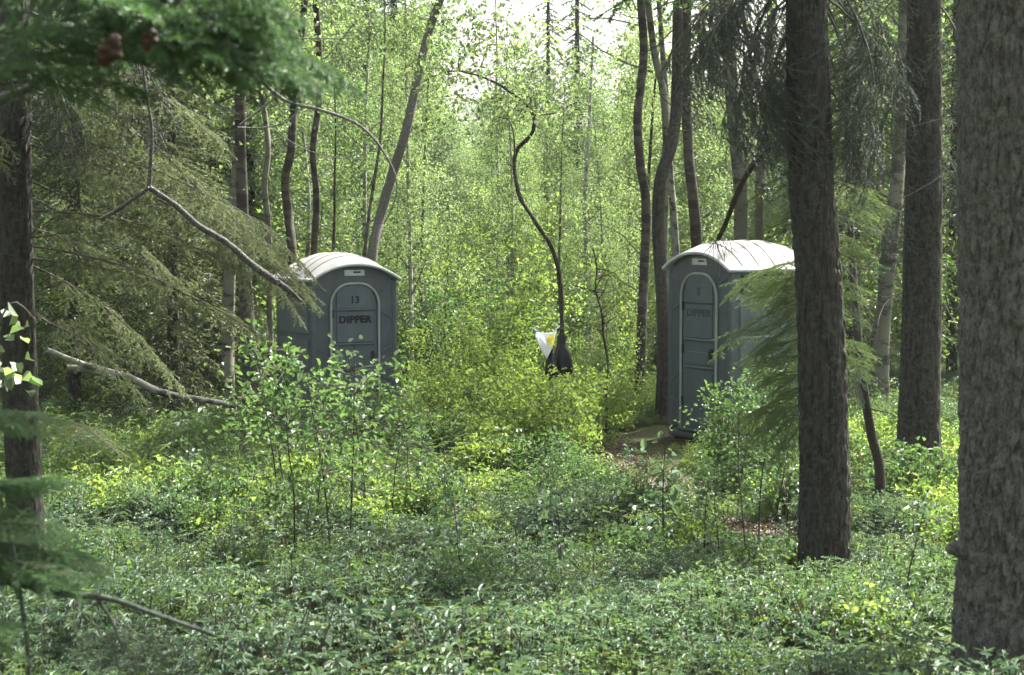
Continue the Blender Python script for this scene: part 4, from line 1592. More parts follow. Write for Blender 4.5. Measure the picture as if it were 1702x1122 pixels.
ns = [narrow_spruce(), narrow_spruce(10, 0.9, 150, 0.08, 0.6)]
ws = [narrow_spruce(9, 1.7, 230, 0.075, 0.8), narrow_spruce(8, 1.5, 210, 0.075, 0.5)]
for v_ in (0, 1):
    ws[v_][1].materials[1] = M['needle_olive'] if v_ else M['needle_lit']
for (px, d, s, v, lab) in (
        (610, 44, 1.25, 0, 'dark narrow spruce rising behind the lettered toilet, left of the leaning grey trunk'),
        (655, 47, 1.35, 1, 'dark narrow spruce just behind the top of the leaning grey trunk'),
        (912, 60, 1.15, 0, 'thin ragged spruce against the sky above the hanging bags'),
        (957, 56, 1.30, 1, 'taller ragged spruce against the sky right of the thin one'),
        (560, 52, 1.2, 0, 'dark spruce far back above the left end of the lettered toilet'),
        (1165, 48, 1.0, 1, 'dark spruce far behind the pale birch trunks'),
        (1460, 34, 1.1, 0, 'dark spruce seen between the two shaded spruce trunks'),
        (200, 30, 1.0, 1, 'dark spruce standing behind the olive spruce boughs'),
        (330, 36, 1.2, 0, 'dark spruce behind the fallen log'),
        (60, 34, 1.2, 1, 'dark spruce far back at the edge behind the scaly left trunk'),
        (1640, 38, 1.2, 1, 'dark spruce far back beside the great lichened trunk'),
        (905, 42, 0.42, 1, 'small dark spruce half hidden behind the crooked stem'),
        (745, 33, 0.28, 0, 'very small spruce in the bushes right of the lettered toilet')):
    q = P(px, 400, d)
    t = thing('spruce_tree', lab, 'tree', (q.x, d, gz(q.x, d)), rnd.uniform(0, 6))
    link('trunk', ns[v][0], t, scale=(s, s, s))
    link('crown', ns[v][1], t, scale=(s, s, s))

for (px, d, s, v, lab) in (
        (285, 23.5, 0.95, 1, 'broad olive spruce close behind the dark narrow trunk by the fallen log'),
        (415, 28, 1.05, 0, 'broad green spruce between the stout aspen and the bent brown birch'),
        (180, 33, 1.35, 0, 'tall broad green spruce far behind the olive spruce boughs'),
        (540, 42, 1.5, 0, 'tall broad spruce far behind the roof of the lettered toilet'),
        (1180, 44, 1.3, 1, 'broad olive spruce far behind the draped aspen'),
        (120, 24, 1.0, 0, 'broad green spruce just behind the scaly left trunk'),
        (235, 27, 1.1, 1, 'broad olive spruce behind the start of the fallen log'),
        (345, 30, 1.15, 0, 'broad green spruce behind the stout pale green aspen'),
        (455, 34, 1.2, 1, 'broad olive spruce behind the wavy stems left of the lettered toilet'),
        (25, 28, 1.1, 1, 'broad olive spruce at the very edge behind the pale-leaved twig'),
        (1420, 26, 1.1, 0, 'broad green spruce behind the thin leaning stem'),
        (1585, 30, 1.15, 1, 'broad olive spruce between the flared trunk and the great lichened trunk'),
        (1340, 34, 1.2, 1, 'broad olive spruce far behind the furrowed trunk'),
        (1500, 38, 1.3, 0, 'broad green spruce farther back between the two shaded spruce trunks')):
    q = P(px, 400, d)
    t = thing('spruce_tree', lab, 'tree', (q.x, d, gz(q.x, d)), rnd.uniform(0, 6))
    link('trunk', ns[v][0], t, scale=(s * 0.85, s * 0.85, s * 0.82))
    link('crown', ws[v][1], t, scale=(s, s, s))

# ------------------------------------------------------------------ mid-distance trunks traced at their own depth
def stubs(g, pts, rad, n=8, mat=0, ln=0.25):
    P_ = np.array([tuple(p) for p in pts])
    S0, S1, R0, R1 = [], [], [], []
    for _ in range(n):
        i = rnd.randint(1, len(P_) - 2)
        f = rnd.random()
        p = P_[i] * (1 - f) + P_[i + 1] * f
        a = rnd.uniform(0, 6.28)
        q = poly(p, (math.cos(a), math.sin(a), rnd.uniform(0, 0.8)), ln * rnd.uniform(0.3, 2.2), 4, (0, 0, 0.1), 0.35)
        for j in range(4):
            S0.append(q[j]); S1.append(q[j + 1]); R0.append(0.008 * (1 - j / 5)); R1.append(0.008 * (1 - (j + 1) / 5))
    segs(g, S0, S1, R0, R1, 4, mat)


def px_tree(label, pts, d, w, mat, top=9.5, crown=True, name='birch_tree', flare=1.15, n_stub=7, cs=1.0, lean=0.15, extra=None, ground=True):
    """a tree whose stem passes through photo points pts (top to bottom) at depth d; w = (width px at top, at bottom)"""
    W = [P(px, py, d + 0.12 * math.sin(q * 1.7)) for q, (px, py) in enumerate(pts)]
    W = W[::-1]
    b = W[0]
    z0 = gz(b.x, b.y)
    chain, rad = [], []
    w = (w[0] * 0.78, w[1] * 0.82)
    r0, r1 = w[1] * d / FPX / 2, w[0] * d / FPX / 2
    if ground and b.z > z0 + 0.05:
        chain.append(Vector((b.x, b.y, z0 - 0.15)))
        rad.append(r0 * flare)
        if b.z > z0 + 0.5:
            chain.append(Vector((b.x, b.y, (z0 + b.z) / 2)))
            rad.append(r0)
    n = len(W)
    for q, p in enumerate(W):
        chain.append(p)
        rad.append(r0 + (r1 - r0) * q / max(1, n - 1))
    up = chain[-1] - chain[-2]
    up.normalize()
    zt = chain[-1].z
    if top > zt + 0.5:
        k = 4
        p = chain[-1].copy()
        for q in range(k):
            up = (up * 0.6 + Vector((rnd.uniform(-lean, lean), rnd.uniform(-lean, lean), 1)) * 0.4).normalized()
            p = p + up * ((top - zt) / k)
            chain.append(p.copy())
            rad.append(max(0.008, r1 * (1 - (q + 1) / (k + 0.4))))
    base = Vector((chain[0].x, chain[0].y, z0))
    t = thing(name, label, 'tree', base)
    loc = [c - base for c in chain]
    g = G()

    def bumpy(p, th, i, r):
        return r * 0.10 * mnoise.noise(Vector(p) * 7.0)
    tube(g, loc, rad, 12, 0, sub=6, disp=bumpy)
    stubs(g, loc, rad, n_stub * 2)
    link('trunk', g.mesh('trunk', [mat], smooth=(0,)), t)
    if crown:
        c = loc[-1]
        cz = max(zt + 0.5 - z0, top - z0 - 6.0 * cs)
        f = loc[-1].lerp(loc[-4], 0.5)
        link('crown', rnd.choice(canopy), t, (f.x, f.y, cz), (0, 0, rnd.uniform(0, 6.28)), (cs, cs, cs))
    return t, loc


B_, A_, AL = M['birch_bark'], M['aspen_bark'], M['alder_bark']
px_tree('slim wavy grey birch left of the dark mossy trunk beside the sideways toilet',
        [(1064, -10), (1070, 90), (1060, 190), (1064, 270), (1074, 340), (1071, 450), (1066, 560), (1062, 690)], 24, (17, 21), AL, n_stub=10, name='birch_tree')
tb, lb = px_tree('dark mossy forked trunk standing against the left edge of the sideways toilet',
        [(1126, 60), (1124, 180), (1116, 240), (1098, 300), (1094, 370), (1098, 450), (1104, 560), (1100, 690)], 23.2, (24, 28), M['spruce_bark'], n_stub=10, name='birch_tree')
px_tree('pale thin stem crossing behind the fork of the dark mossy trunk',
        [(1076, -10), (1088, 90), (1102, 150), (1108, 230), (1104, 300)], 24.6, (14, 17), A_, ground=True, name='birch_tree')
px_tree('white birch with black rings behind the arched roof of the sideways toilet',
        [(1108, 180), (1114, 290), (1120, 360), (1124, 440), (1126, 560)], 27, (14, 17), B_, name='birch_tree')
px_tree('straight half-dark birch rising right behind the roof of the sideways toilet',
        [(1142, -10), (1140, 120), (1144, 250), (1152, 330), (1158, 420), (1160, 600)], 25, (20, 24), AL, name='birch_tree')
px_tree('thick greenish aspen behind the ribbed roof, draped by hanging spruce strands',
        [(1206, -10), (1214, 120), (1222, 220), (1230, 300), (1232, 400), (1234, 600)], 26, (32, 27), A_, name='aspen_tree')
px_tree('pale leaning aspen behind the ribbed roof, nearest the dark spruce trunk',
        [(1284, -10), (1278, 100), (1268, 220), (1262, 330), (1262, 420), (1262, 600)], 27, (20, 18), A_, name='aspen_tree')
px_tree('bent brown-barked birch ending above the roof of the lettered toilet',
        [(508, -10), (496, 100), (488, 180), (484, 250), (474, 300), (480, 360), (486, 430), (490, 600)], 24.5, (15, 20), AL, name='birch_tree')
px_tree('thin dark wavy birch directly behind the left of the lettered toilet roof',
        [(524, -10), (530, 80), (530, 170), (520, 250), (526, 330), (522, 430), (522, 600)], 25.5, (13, 14), AL, name='birch_tree')
px_tree('very thin pale stem beside the thin dark wavy birch',
        [(500, 190), (508, 260), (514, 340), (512, 430), (510, 600)], 28, (6, 9), M['pale_stem'], name='aspen_tree', crown=False, top=7)
px_tree('stout pale green aspen behind the tip of the olive spruce bough',
        [(408, 80), (402, 180), (394, 280), (388, 340), (382, 440), (380, 560), (380, 640)], 23, (22, 26), A_, name='aspen_tree')
px_tree('smooth wavy stem right of the stout pale green aspen',
        [(428, 120), (440, 190), (446, 250), (440, 310), (446, 380), (448, 480), (450, 640)], 24, (11, 14), A_, name='aspen_tree')
px_tree('half-black birch trunk standing where the fallen log meets the lettered toilet',
        [(402, 330), (406, 440), (412, 540), (416, 660)], 22, (26, 32), AL, name='birch_tree')
px_tree('dark narrow trunk behind the middle of the fallen log',
        [(272, 90), (284, 200), (288, 330), (290, 450), (292, 640)], 25, (15, 19), AL, name='birch_tree')
px_tree('long grey trunk leaning to the right above the lettered toilet',
        [(735, -10), (712, 55), (690, 150), (674, 220), (652, 290), (632, 360), (618, 425), (600, 560)], 27, (17, 22), M['twig_grey'], name='leaning_tree', top=7.5, crown=False, n_stub=12)
px_tree('thin twin stem beside the foot of the long leaning grey trunk',
        [(632, 230), (622, 300), (612, 370), (606, 430), (604, 560)], 27.5, (6, 9), A_, name='aspen_tree', top=7, crown=False)
px_tree('thick pale birch seen between the two shaded spruce trunks',
        [(1500, 150), (1494, 260), (1486, 360), (1474, 460), (1466, 560)], 24, (28, 32), A_, name='birch_tree')
px_tree('slim stem standing in the bushes right of the hanging bags',
        [(986, 415), (992, 445), (990, 480), (1000, 520), (1003, 560), (1010, 600), (1008, 640)], 21.5, (3, 5), M['twig_dark'], name='alder_sapling', top=1.0, crown=False, n_stub=14)
px_tree('thin tall pole of a tree rising from the bushes into the open centre',
        [(556, 300), (556, 360), (554, 430), (552, 600)], 29, (5, 7), AL, name='aspen_tree', top=6, crown=False)
px_tree('bleached dead snag with bare limbs in the open centre of the wood',
        [(986, 60), (982, 150), (978, 240), (972, 330), (974, 430)], 32, (5, 9), M['pale_stem'], name='dead_tree', top=6.2, crown=False, n_stub=30)
px_tree('white slender birch in the open centre behind the crooked stem',
        [(824, 180), (826, 260), (830, 330), (828, 420), (828, 560)], 33, (7, 9), M['pale_stem'], name='birch_tree', top=7, crown=False, n_stub=12)

# the crooked dark stem carrying the bags
CRK = [(700, 138), (722, 126), (760, 118), (812, 132), (846, 152), (876, 176), (888, 200), (882, 225), (858, 252), (856, 290), (866, 330), (892, 372), (916, 410), (930, 460), (934, 545), (936, 640)]
W = [P(px, py, 19.6 + 0.15 * math.sin(q)) for q, (px, py) in enumerate(CRK)][::-1]
base = Vector((W[0].x, W[0].y, gz(W[0].x, W[0].y)))
ct = thing('crooked_tree', 'crooked dark stem bending in an S, bags tied to its foot', 'tree', base)
g = G()
chain = [Vector((0, 0, -0.1))] + [w - base for w in W]
rad = [0.029] + list(np.interp(range(len(W)), [0, 5, 9, len(W) - 1], [0.027, 0.023, 0.018, 0.004]))
tube(g, chain, rad, 9, 0, sub=4, disp=lambda p, th, i, r: r * (0.35 * mnoise.noise(Vector(p) * 9) + 0.25 * mnoise.noise(Vector(p) * 30)))
link('trunk', g.mesh('trunk', [M['twig_dark']], smooth=(0,)), ct)
for ptsb in ([(856, 268), (854, 225), (846, 200), (832, 196), (815, 190)], [(886, 192), (910, 190), (935, 186), (970, 180)], [(884, 184), (882, 168), (884, 150)],
             [(764, 118), (762, 106), (764, 92)], [(796, 128), (800, 108), (804, 96), (796, 84)], [(856, 276), (846, 274), (840, 262)]):
    g = G()
    b = [P(px, py, 19.6 + 0.1 * q) - base for q, (px, py) in enumerate(ptsb)]
    tube(g, b, np.linspace(0.011, 0.003, len(b)), 6, 0, sub=3)
    link('limb', g.mesh('limb', [M['twig_dark']], smooth=(0,)), ct)
g = G()
nodes = []
for _ in range(420):
    cxp, cyp = rnd.gauss(800, 70), rnd.gauss(95, 62)
    if rnd.random() < 0.3:
        cxp, cyp = rnd.gauss(905, 60), rnd.gauss(155, 38)
    nodes.append((np.array(P(cxp, cyp, 19.6 + rnd.gauss(0, 0.6)) - base), rand_unit(1, 0.2)[0]))
leafy(g, nodes, 5, 0.055, 0.06, 'hex', 0.3, 1)
S0 = [n_[0] for n_ in nodes]
segs(g, S0, [s - n_[1] * 0.22 for s, n_ in zip(S0, nodes)], [0.002] * len(S0), [0.003] * len(S0), 3, 0)
link('crown', g.mesh('crown', [M['twig'], M['aspen_leaf']]), ct)

# ------------------------------------------------------------------ bags on the crooked stem
def bag(name, mat, label, cat, px, py, d, prof, squash=0.75, seed=0, mats=None, tilt=0.0):
    """a knotted plastic bag hanging from its neck; prof = [(z, radius)] downwards"""
    p = P(px, py, d)
    g = G()
    n, m_ = len(prof), 28
    V = []
    for q, (z, r) in enumerate(prof):
        for k in range(m_):
            a = 2 * math.pi * k / m_
            rr = r * (1 + 0.16 * math.sin(a * 5 + seed + z * 9) + 0.55 * mnoise.noise(Vector((math.cos(a) * 2, math.sin(a) * 2, z * 14 + seed))))
            V.append((rr * math.cos(a) + tilt * z, rr * math.sin(a) * squash, z))
    F = []
    for q in range(n - 1):
        for k in range(m_):
            F.append([q * m_ + k, (q + 1) * m_ + k, (q + 1) * m_ + (k + 1) % m_, q * m_ + (k + 1) % m_])
    F2 = [[(n - 1) * m_ + k for k in range(m_ - 1, -1, -1)]]
    g.add(V, F)
    g.add([V[(n - 1) * m_ + k] for k in range(m_)], [list(range(m_ - 1, -1, -1))])
    t = thing(name, label, cat, p)
    t.scale = (0.8, 0.8, 0.85)
    link('bag_body', g.mesh('bag_body', [mat], smooth=(0,)), t)
    g = G()
    tube(g, [(0, 0, -0.03), (0.01, 0, 0.02), (-0.02, -0.01, 0.05)], [0.012, 0.02, 0.03], 8)
    link('knot', g.mesh('knot', [mat], smooth=(0,)), t)
    return t


bag('garbage_bag', M['bag_black'], 'black plastic garbage bag tied to the foot of the crooked stem', 'bag', 934, 553, 19.4,
    [(0.0, 0.02), (-0.05, 0.055), (-0.10, 0.05), (-0.17, 0.075), (-0.26, 0.105), (-0.34, 0.125), (-0.42, 0.14), (-0.50, 0.13), (-0.56, 0.08), (-0.58, 0.02)], seed=1)
bag('garbage_bag', M['bag_black'], 'smaller sagging black bag low against the crooked stem, half hidden in bushes', 'bag', 916, 585, 19.3,
    [(0.0, 0.015), (-0.05, 0.04), (-0.12, 0.06), (-0.2, 0.075), (-0.28, 0.08), (-0.34, 0.05), (-0.36, 0.02)], seed=4)
# white carrier bag pulled open sideways, with a yellow print and a blue corner
p = P(912, 575, 19.25)
wt = thing('carrier_bag', 'white plastic bag with a yellow print hanging open beside the black bags', 'bag', p)
sheet = [(-0.155, 0.165), (-0.05, 0.148), (0.075, 0.150), (0.08, 0.07), (0.055, -0.02), (0.02, -0.10), (-0.03, -0.16), (-0.07, -0.08), (-0.11, 0.03), (-0.14, 0.11)]
g = G()
nn = 14
V = []
for side in (-1, 1):
    for b in range(nn + 1):
        for a in range(nn + 1):
            u, v = a / nn, b / nn
            xl = -0.155 + 0.085 * v + 0.035 * v ** 4
            xr = 0.08 - 0.055 * v - 0.035 * v ** 4
            x = xl + (xr - xl) * u
            z = 0.16 - 0.27 * v - 0.02 * math.sin(u * 3.1)
            bul = 0.05 * math.sin(math.pi * u) * (0.35 + 0.65 * math.sin(math.pi * min(1, v * 0.9 + 0.1)))
            y = side * (bul + 0.004) + 0.034 * mnoise.noise(Vector((x * 24, z * 18, side * 3.0)))
            V.append((x, y, z))
K = (nn + 1) ** 2
F = []
for b in range(nn):
    for a in range(nn):
        q = b * (nn + 1) + a
        F.append([q, q + 1, q + nn + 2, q + nn + 1])
        F.append([K + q, K + q + nn + 1, K + q + nn + 2, K + q + 1])
g.add(V, F)
link('bag_body', g.mesh('bag_body', [M['bag_white']], smooth=(0,)), wt)
g = G()
ring = [(0.02 + 0.042 * math.cos(a), -0.058, 0.07 + 0.06 * math.sin(a)) for a in np.linspace(0, 2 * math.pi, 20, endpoint=False)]
ring2 = [(x * 0.98, y - 0.003, z) for x, y, z in ring]
g.add(ring2, [list(range(20))])
g.add(ring + ring2, [[q, (q + 1) % 20, 20 + (q + 1) % 20, 20 + q] for q in range(20)])
link('print', g.mesh('print', [M['bag_yellow']]), wt)
g = G()
tube(g, [(-0.165, 0, 0.165), (-0.15, -0.01, 0.155), (-0.128, 0, 0.148)], [0.012, 0.026, 0.012], 8)
link('corner', g.mesh('corner', [M['bag_blue']], smooth=(0,)), wt)
g = G()
tube(g, [(0.06, 0, 0.15), (0.09, 0.0, 0.19), (0.12, 0.02, 0.215)], [0.009, 0.007, 0.005], 6, sub=3)
link('handle', g.mesh('handle', [M['bag_white']], smooth=(0,)), wt)

# ------------------------------------------------------------------ near spruces
b_live = [bough_mesh('bough', [M['twig'], M['needle']], 1.6, 0.35, 0.5, 0.5, 0.06, 750, 0.016, 0.003) for _ in range(3)]
b_olive = [bough_mesh('bough', [M['twig'], M['needle_olive']], 1.9, 0.32, 0.56, 0.45, 0.062, 600, 0.017, 0.0040, fl=0.0, r=0.009, subgap=0.045) for _ in range(4)]
b_fresh = [bough_mesh('bough', [M['twig'], M['needle_fresh']], 0.8, 0.25, 0.30, 0.35, 0.035, 1500, 0.018, 0.0016, r=0.006, subgap=0.03) for _ in range(3)]
b_dark = [bough_mesh('bough', [M['lichen_twig'], M['needle_dark']], 1.6, 0.6, 0.55, 1.1, 0.05, 900, 0.016, 0.0045, fl=0.0, subgap=0.045) for _ in range(3)]
b_hang = [hanging_mesh('hanging_bough', [M['lichen_twig'], M['needle_dark']]) for _ in range(3)]
b_bare = [bare_mesh('dead_branch', M['twig_grey']) for _ in range(3)] + [bare_mesh('dead_branch', M['lichen_twig'], 1.2, 0.009, 12, 0.5, 0.5)]
# coarse boughs for the crowns above the frame
b_fan = [bough_mesh('bough', [M['twig'], M['needle_lit']], 1.7, 0.28, 0.58, 0.35, 0.075, 650, 0.017, 0.0036, fl=0.05, subgap=0.055, r=0.009) for _ in range(3)]
b_fan2 = [bough_mesh('bough', [M['twig'], M['needle']], 1.7, 0.34, 0.55, 0.45, 0.075, 650, 0.017, 0.0038, fl=0.05, subgap=0.055, r=0.009) for _ in range(2)]  # darker needle copy, hung lower as the painted shaded half of the sprays
b_top = [bough_mesh('bough', [M['twig'], M['needle']], 2.3, 0.35, 0.8, 0.5, 0.11, 260, 0.035, 0.009, subgap=0.10) for _ in range(2)]


def aim(d):
    """euler that turns +X to direction d, keeping the bough's own up side up"""
    d = Vector(d).normalized()
    return (0, -math.asin(max(-1, min(1, d.z))), math.atan2(d.y, d.x))


def bark_disp(scale, amp, flare=None):
    def f(p, th, i, r):
        v = Vector((p[0] * scale, p[1] * scale, p[2] * scale * 0.27))
        w = mnoise.noise(v * 0.8) * 0.35
        dist = mnoise.voronoi(v + Vector((w, w, w)))[0]
        e = min(1.0, (dist[1] - dist[0]) * 4.5)
        return amp * 0.75 * (e - 0.7) + amp * 0.55 * mnoise.noise(v * 1.3) + amp * 0.5 * mnoise.noise(Vector((v.x * 3.1, v.y * 3.1, v.z * 2.4)))
    return f


def big_spruce(label, pts, d, w, mat, top=13, sides=72, sub=28, amp=0.010, scale=16, flare=1.35, boughs=24, z_crown=4.2, name='spruce_tree', seed=0, crown_s=1.0):
    W = [P(px, py, d) for (px, py) in pts][::-1]
    b = W[0]
    z0 = gz(b.x, b.y)
    base = Vector((b.x, b.y, z0))
    chain = [Vector((b.x, b.y, z0 - 0.12))] + [Vector((b.x, b.y, z0 + 0.10))]
    r0, r1 = w[1] * d / FPX / 2, w[0] * d / FPX / 2
    rad = [r0 * flare, r0 * (1 + (flare - 1) * 0.35)]
    n = len(W)
    for q, p in enumerate(W[1:], 1):
        chain.append(p)
        rad.append(r0 + (r1 - r0) * q / (n - 1))
    loc = [c - base for c in chain]
    t = thing(name, label, 'tree', base)
    g = G()
    tube(g, loc, rad, sides, 0, sub=sub, disp=bark_disp(scale, amp), cap=False)
    link('trunk', g.mesh('trunk', [mat], smooth=(0,)), t)
    g = G()
    tp = Vector((loc[-1].x + 0.1, loc[-1].y, top))
    tube(g, [loc[-1] - Vector((0, 0, 0.02)), loc[-1].lerp(tp, 0.5), tp], [r1 * 0.995, r1 * 0.6, 0.02], 24, 0, sub=5)
    link('upper_trunk', g.mesh('upper_trunk', [mat], smooth=(0,)), t)
    for k in range(boughs):
        u = k / boughs
        z = z_crown + (top - z_crown) * u
        a = k * 2.4 + seed
        s = (1.25 - 0.8 * u) * rnd.uniform(0.8, 1.15) * crown_s
        f = (z - loc[-1].z) / (top - loc[-1].z)
        c = loc[-1].lerp(tp, max(0, f))
        link('bough', rnd.choice(b_top), t, (c.x, c.y, z), aim((math.cos(a), math.sin(a), -0.15)), s)
    return t, base, loc


def attach(t, base, mesh, px, py, d, to, scale=1.0, roll=0.0, name='bough', label=None):
    """a bough whose butt is at photo point (px,py) at depth d and that heads for point to=(px,py,depth)"""
    a = P(px, py, d)
    b = P(*to)
    e = aim(b - a)
    o = link(name, mesh, t, a - base, (roll, e[1], e[2]), scale)
    if label:
        o['label'] = label
    return o


# right edge: great lichened trunk
rt, rbase, _ = big_spruce('great grey lichen-scaled spruce trunk filling the edge of the view',
                          [(1682, -60), (1688, 250), (1692, 550), (1694, 800), (1692, 960), (1690, 1095)], 6.8, (178, 200), M['spruce_bark_grey'], sides=200, sub=60, amp=0.021, scale=26, flare=1.3, boughs=12, z_crown=4.4, seed=1)
attach(rt, rbase, b_bare[0], 1600, 75, 6.8, (1540, 100, 6.9), 0.22, name='branch_stub')
attach(rt, rbase, b_bare[1], 1600, 185, 6.8, (1530, 200, 6.9), 0.25, name='branch_stub')
attach(rt, rbase, b_bare[2], 1600, 285, 6.8, (1520, 292, 6.9), 0.30, name='branch_stub')
attach(rt, rbase, b_bare[0], 1702, 150, 6.5, (1660, 190, 6.4), 0.12, name='branch_stub')
g = G()
tube(g, [(0, 0, 0), (-0.05, -0.01, 0.01), (-0.075, -0.01, -0.005)], [0.04, 0.03, 0.012], 12, 0, sub=3)
q = P(1606, 915, 6.75) - rbase
link('burl', g.mesh('burl', [M['spruce_bark_grey']], smooth=(0,)), rt, q)

# the nearer dark spruce that hides the end of the sideways toilet
dt, dbase, _ = big_spruce('dark furrowed spruce trunk covering the right end of the sideways toilet',
                          [(1338, -60), (1344, 150), (1348, 300), (1360, 450), (1366, 600), (1370, 780), (1370, 945)], 11.3, (66, 84), M['spruce_bark'], sides=120, sub=34, amp=0.017, scale=24, flare=1.15, boughs=13, z_crown=5.0, seed=2)
# the farther one with the flared foot
ft, fbase, _ = big_spruce('brown spruce trunk with a flared foot between the two larger trunks',
                          [(1536, -60), (1536, 200), (1534, 400), (1530, 600), (1527, 720), (1526, 785)], 16.4, (54, 74), M['spruce_bark'], sides=90, sub=34, amp=0.012, scale=22, flare=1.75, boughs=13, z_crown=5.4, seed=3)
# the left scaly trunk with the olive boughs
lt, lbase, _ = big_spruce('scaly spruce trunk at the edge behind the big-leaved twig, olive boughs reaching from it',
                          [(22, -60), (24, 150), (26, 400), (34, 650), (40, 800), (42, 915)], 12.0, (50, 62), M['spruce_bark'], sides=90, sub=30, amp=0.008, scale=24, flare=1.3, boughs=14, z_crown=4.6, seed=4)

# olive boughs reaching to the right
for (px, py, to, s) in (
        (40, 60, (300, 180, 11.6), 0.95), (45, 110, (330, 290, 11.3), 1.0), (50, 150, (260, 240, 12.4), 0.95), (45, 200, (330, 330, 11.8), 0.95),
        (50, 240, (420, 400, 11.5), 1.05), (50, 300, (250, 420, 12.6), 0.8), (55, 350, (300, 400, 11.5), 0.95), (55, 430, (330, 500, 11.6), 1.0),
        (50, 440, (250, 560, 12.4), 0.8), (200, 265, (480, 380, 11.2), 0.75), (260, 330, (500, 470, 11.1), 0.72), (330, 370, (520, 500, 11.0), 0.62), (400, 410, (530, 520, 11.0), 0.42), (300, 300, (520, 440, 11.3), 0.66), (55, 380, (180, 430, 12.8), 0.6), (60, 690, (200, 740, 11.4), 0.55),
        (60, 520, (200, 620, 12.3), 0.6), (30, 200, (-80, 300, 11.5), 0.7), (30, 400, (-100, 520, 12), 0.8)):
    attach(lt, lbase, rnd.choice(b_olive), px, py, 12.0 - (0.0 if px < 100 else 0.4), to, s, rnd.uniform(-.3, .3))
    if rnd.random() < 0.55:
        continue
    attach(lt, lbase, rnd.choice(b_olive), px, py + rnd.uniform(-25, 25), 12.0 - (0.0 if px < 100 else 0.4),
           (to[0] + rnd.uniform(-60, 30), to[1] + rnd.uniform(-50, 60), to[2] + rnd.uniform(-0.9, 0.9)), s * rnd.uniform(0.6, 1.0), rnd.uniform(-.6, .6))
for (px, py, to, s) in ((55, 100, (200, 200, 11.8), 0.9), (55, 160, (220, 330, 11.6), 1.0), (55, 260, (200, 330, 11.9), 0.8), (55, 330, (240, 430, 11.6), 0.9), (55, 520, (160, 560, 12), 0.6)):
    attach(lt, lbase, rnd.choice(b_bare[:3]), px, py, 12.0, to, s, rnd.uniform(-2, 2), name='dead_branch')
for (px, py, to, s) in ((50, -30, (280, 60, 11.8), 1.0), (50, 20, (250, 120, 12.2), 0.9), (60, 130, (150, 280, 11.9), 0.7), (40, 80, (150, 160, 11.4), 0.8)):
    attach(lt, lbase, rnd.choice(b_dark), px, py, 12.0, to, s, rnd.uniform(-.3, .3))

# dark spruce: hanging strands on both sides, low green boughs before the toilet
for (px, py, to, s) in (
        (1325, -80, (1150, -10, 11.0), 0.85), (1325, -60, (1180, 40, 11.6), 0.9), (1325, -20, (1200, 120, 11.1), 0.9), (1328, 20, (1230, 180, 11.5), 0.8),
        (1330, -70, (1230, 60, 11.8), 1.0), (1325, 60, (1250, 180, 11.6), 0.6), (1325, 110, (1270, 220, 11.8), 0.5),
        (1375, -60, (1450, 60, 11.2), 0.8), (1375, 20, (1440, 150, 11.5), 0.8), (1375, 80, (1430, 220, 11.1), 0.7), (1380, 150, (1450, 260, 11.6), 0.6), (1378, 0, (1500, 90, 12), 0.8),
        ):
    for jj in range(2 if to[2] > 11.25 else 1):
        attach(dt, dbase, rnd.choice(b_hang), px, py - 12 * jj, 11.3, (to[0] + rnd.uniform(-25, 25) * jj, to[1] + rnd.uniform(-40, 20) * jj, to[2] + rnd.uniform(-.5, .5) * jj), s * (1 - 0.15 * jj), rnd.uniform(-.3, .3), name='hanging_bough')
for (px, py, to, s) in ((1325, -90, (1120, 0, 11.4), 0.75), (1325, -60, (1130, 60, 11.6), 0.7), (1328, -30, (1230, 130, 11.8), 0.6), (1375, -60, (1480, 40, 11.6), 0.6)):
    attach(dt, dbase, rnd.choice(b_dark), px, py, 11.3, to, s, rnd.uniform(-.3, .3))
for (px, py, to, s) in ((1330, 435, (1200, 480, 12.4), 0.42), (1335, 470, (1240, 520, 12.6), 0.38), (1335, 540, (1250, 575, 12.5), 0.36), (1340, 590, (1240, 625, 12.4), 0.40),
                        (1340, 650, (1235, 690, 12.3), 0.40), (1385, 460, (1450, 500, 12.4), 0.34), (1330, 445, (1250, 440, 12.8), 0.36), (1385, 560, (1480, 610, 12.6), 0.38), (1340, 620, (1270, 670, 12.8), 0.36), (1385, 390, (1470, 420, 12.6), 0.40), (1385, 300, (1480, 350, 12.2), 0.40), (1335, 500, (1215, 560, 12.0), 0.42), (1335, 560, (1225, 640, 12.9), 0.42), (1340, 640, (1220, 710, 12.6), 0.44), (1335, 455, (1225, 520, 13.0), 0.42), (1338, 680, (1250, 740, 12.2), 0.36)):
    attach(dt, dbase, rnd.choice(b_fan), px, py, 11.5, to, s * 1.3, rnd.uniform(-.4, .4))
    if rnd.random() < 0.05:
        continue
    attach(dt, dbase, rnd.choice(b_fan2), px, py + 25, 11.6, (to[0] + rnd.uniform(0, 30), to[1] + rnd.uniform(20, 60), to[2] + 0.3), s * 1.15, rnd.uniform(-.5, .5))
    attach(dt, dbase, rnd.choice(b_fan), px, py + 25, 11.5, (to[0] + rnd.uniform(-25, 30), to[1] + rnd.uniform(0, 60), to[2] + rnd.uniform(-.3, .5)), s * 0.95, rnd.uniform(-.4, .4))
for (px, py, to, s) in ((1375, 330, (1450, 400, 11.5), 0.5), (1380, 420, (1440, 480, 11.2), 0.5), (1380, 250, (1460, 330, 11.6), 0.5), (1400, 600, (1450, 660, 12.0), 0.35), (1400, 640, (1470, 690, 12), 0.4)):
    attach(dt, dbase, rnd.choice(b_bare), px, py, 11.3, to, s, rnd.uniform(-2, 2), name='dead_branch')
attach(dt, dbase, b_dark[1], 1405, 610, 11.4, (1465, 680, 11.8), 0.28)
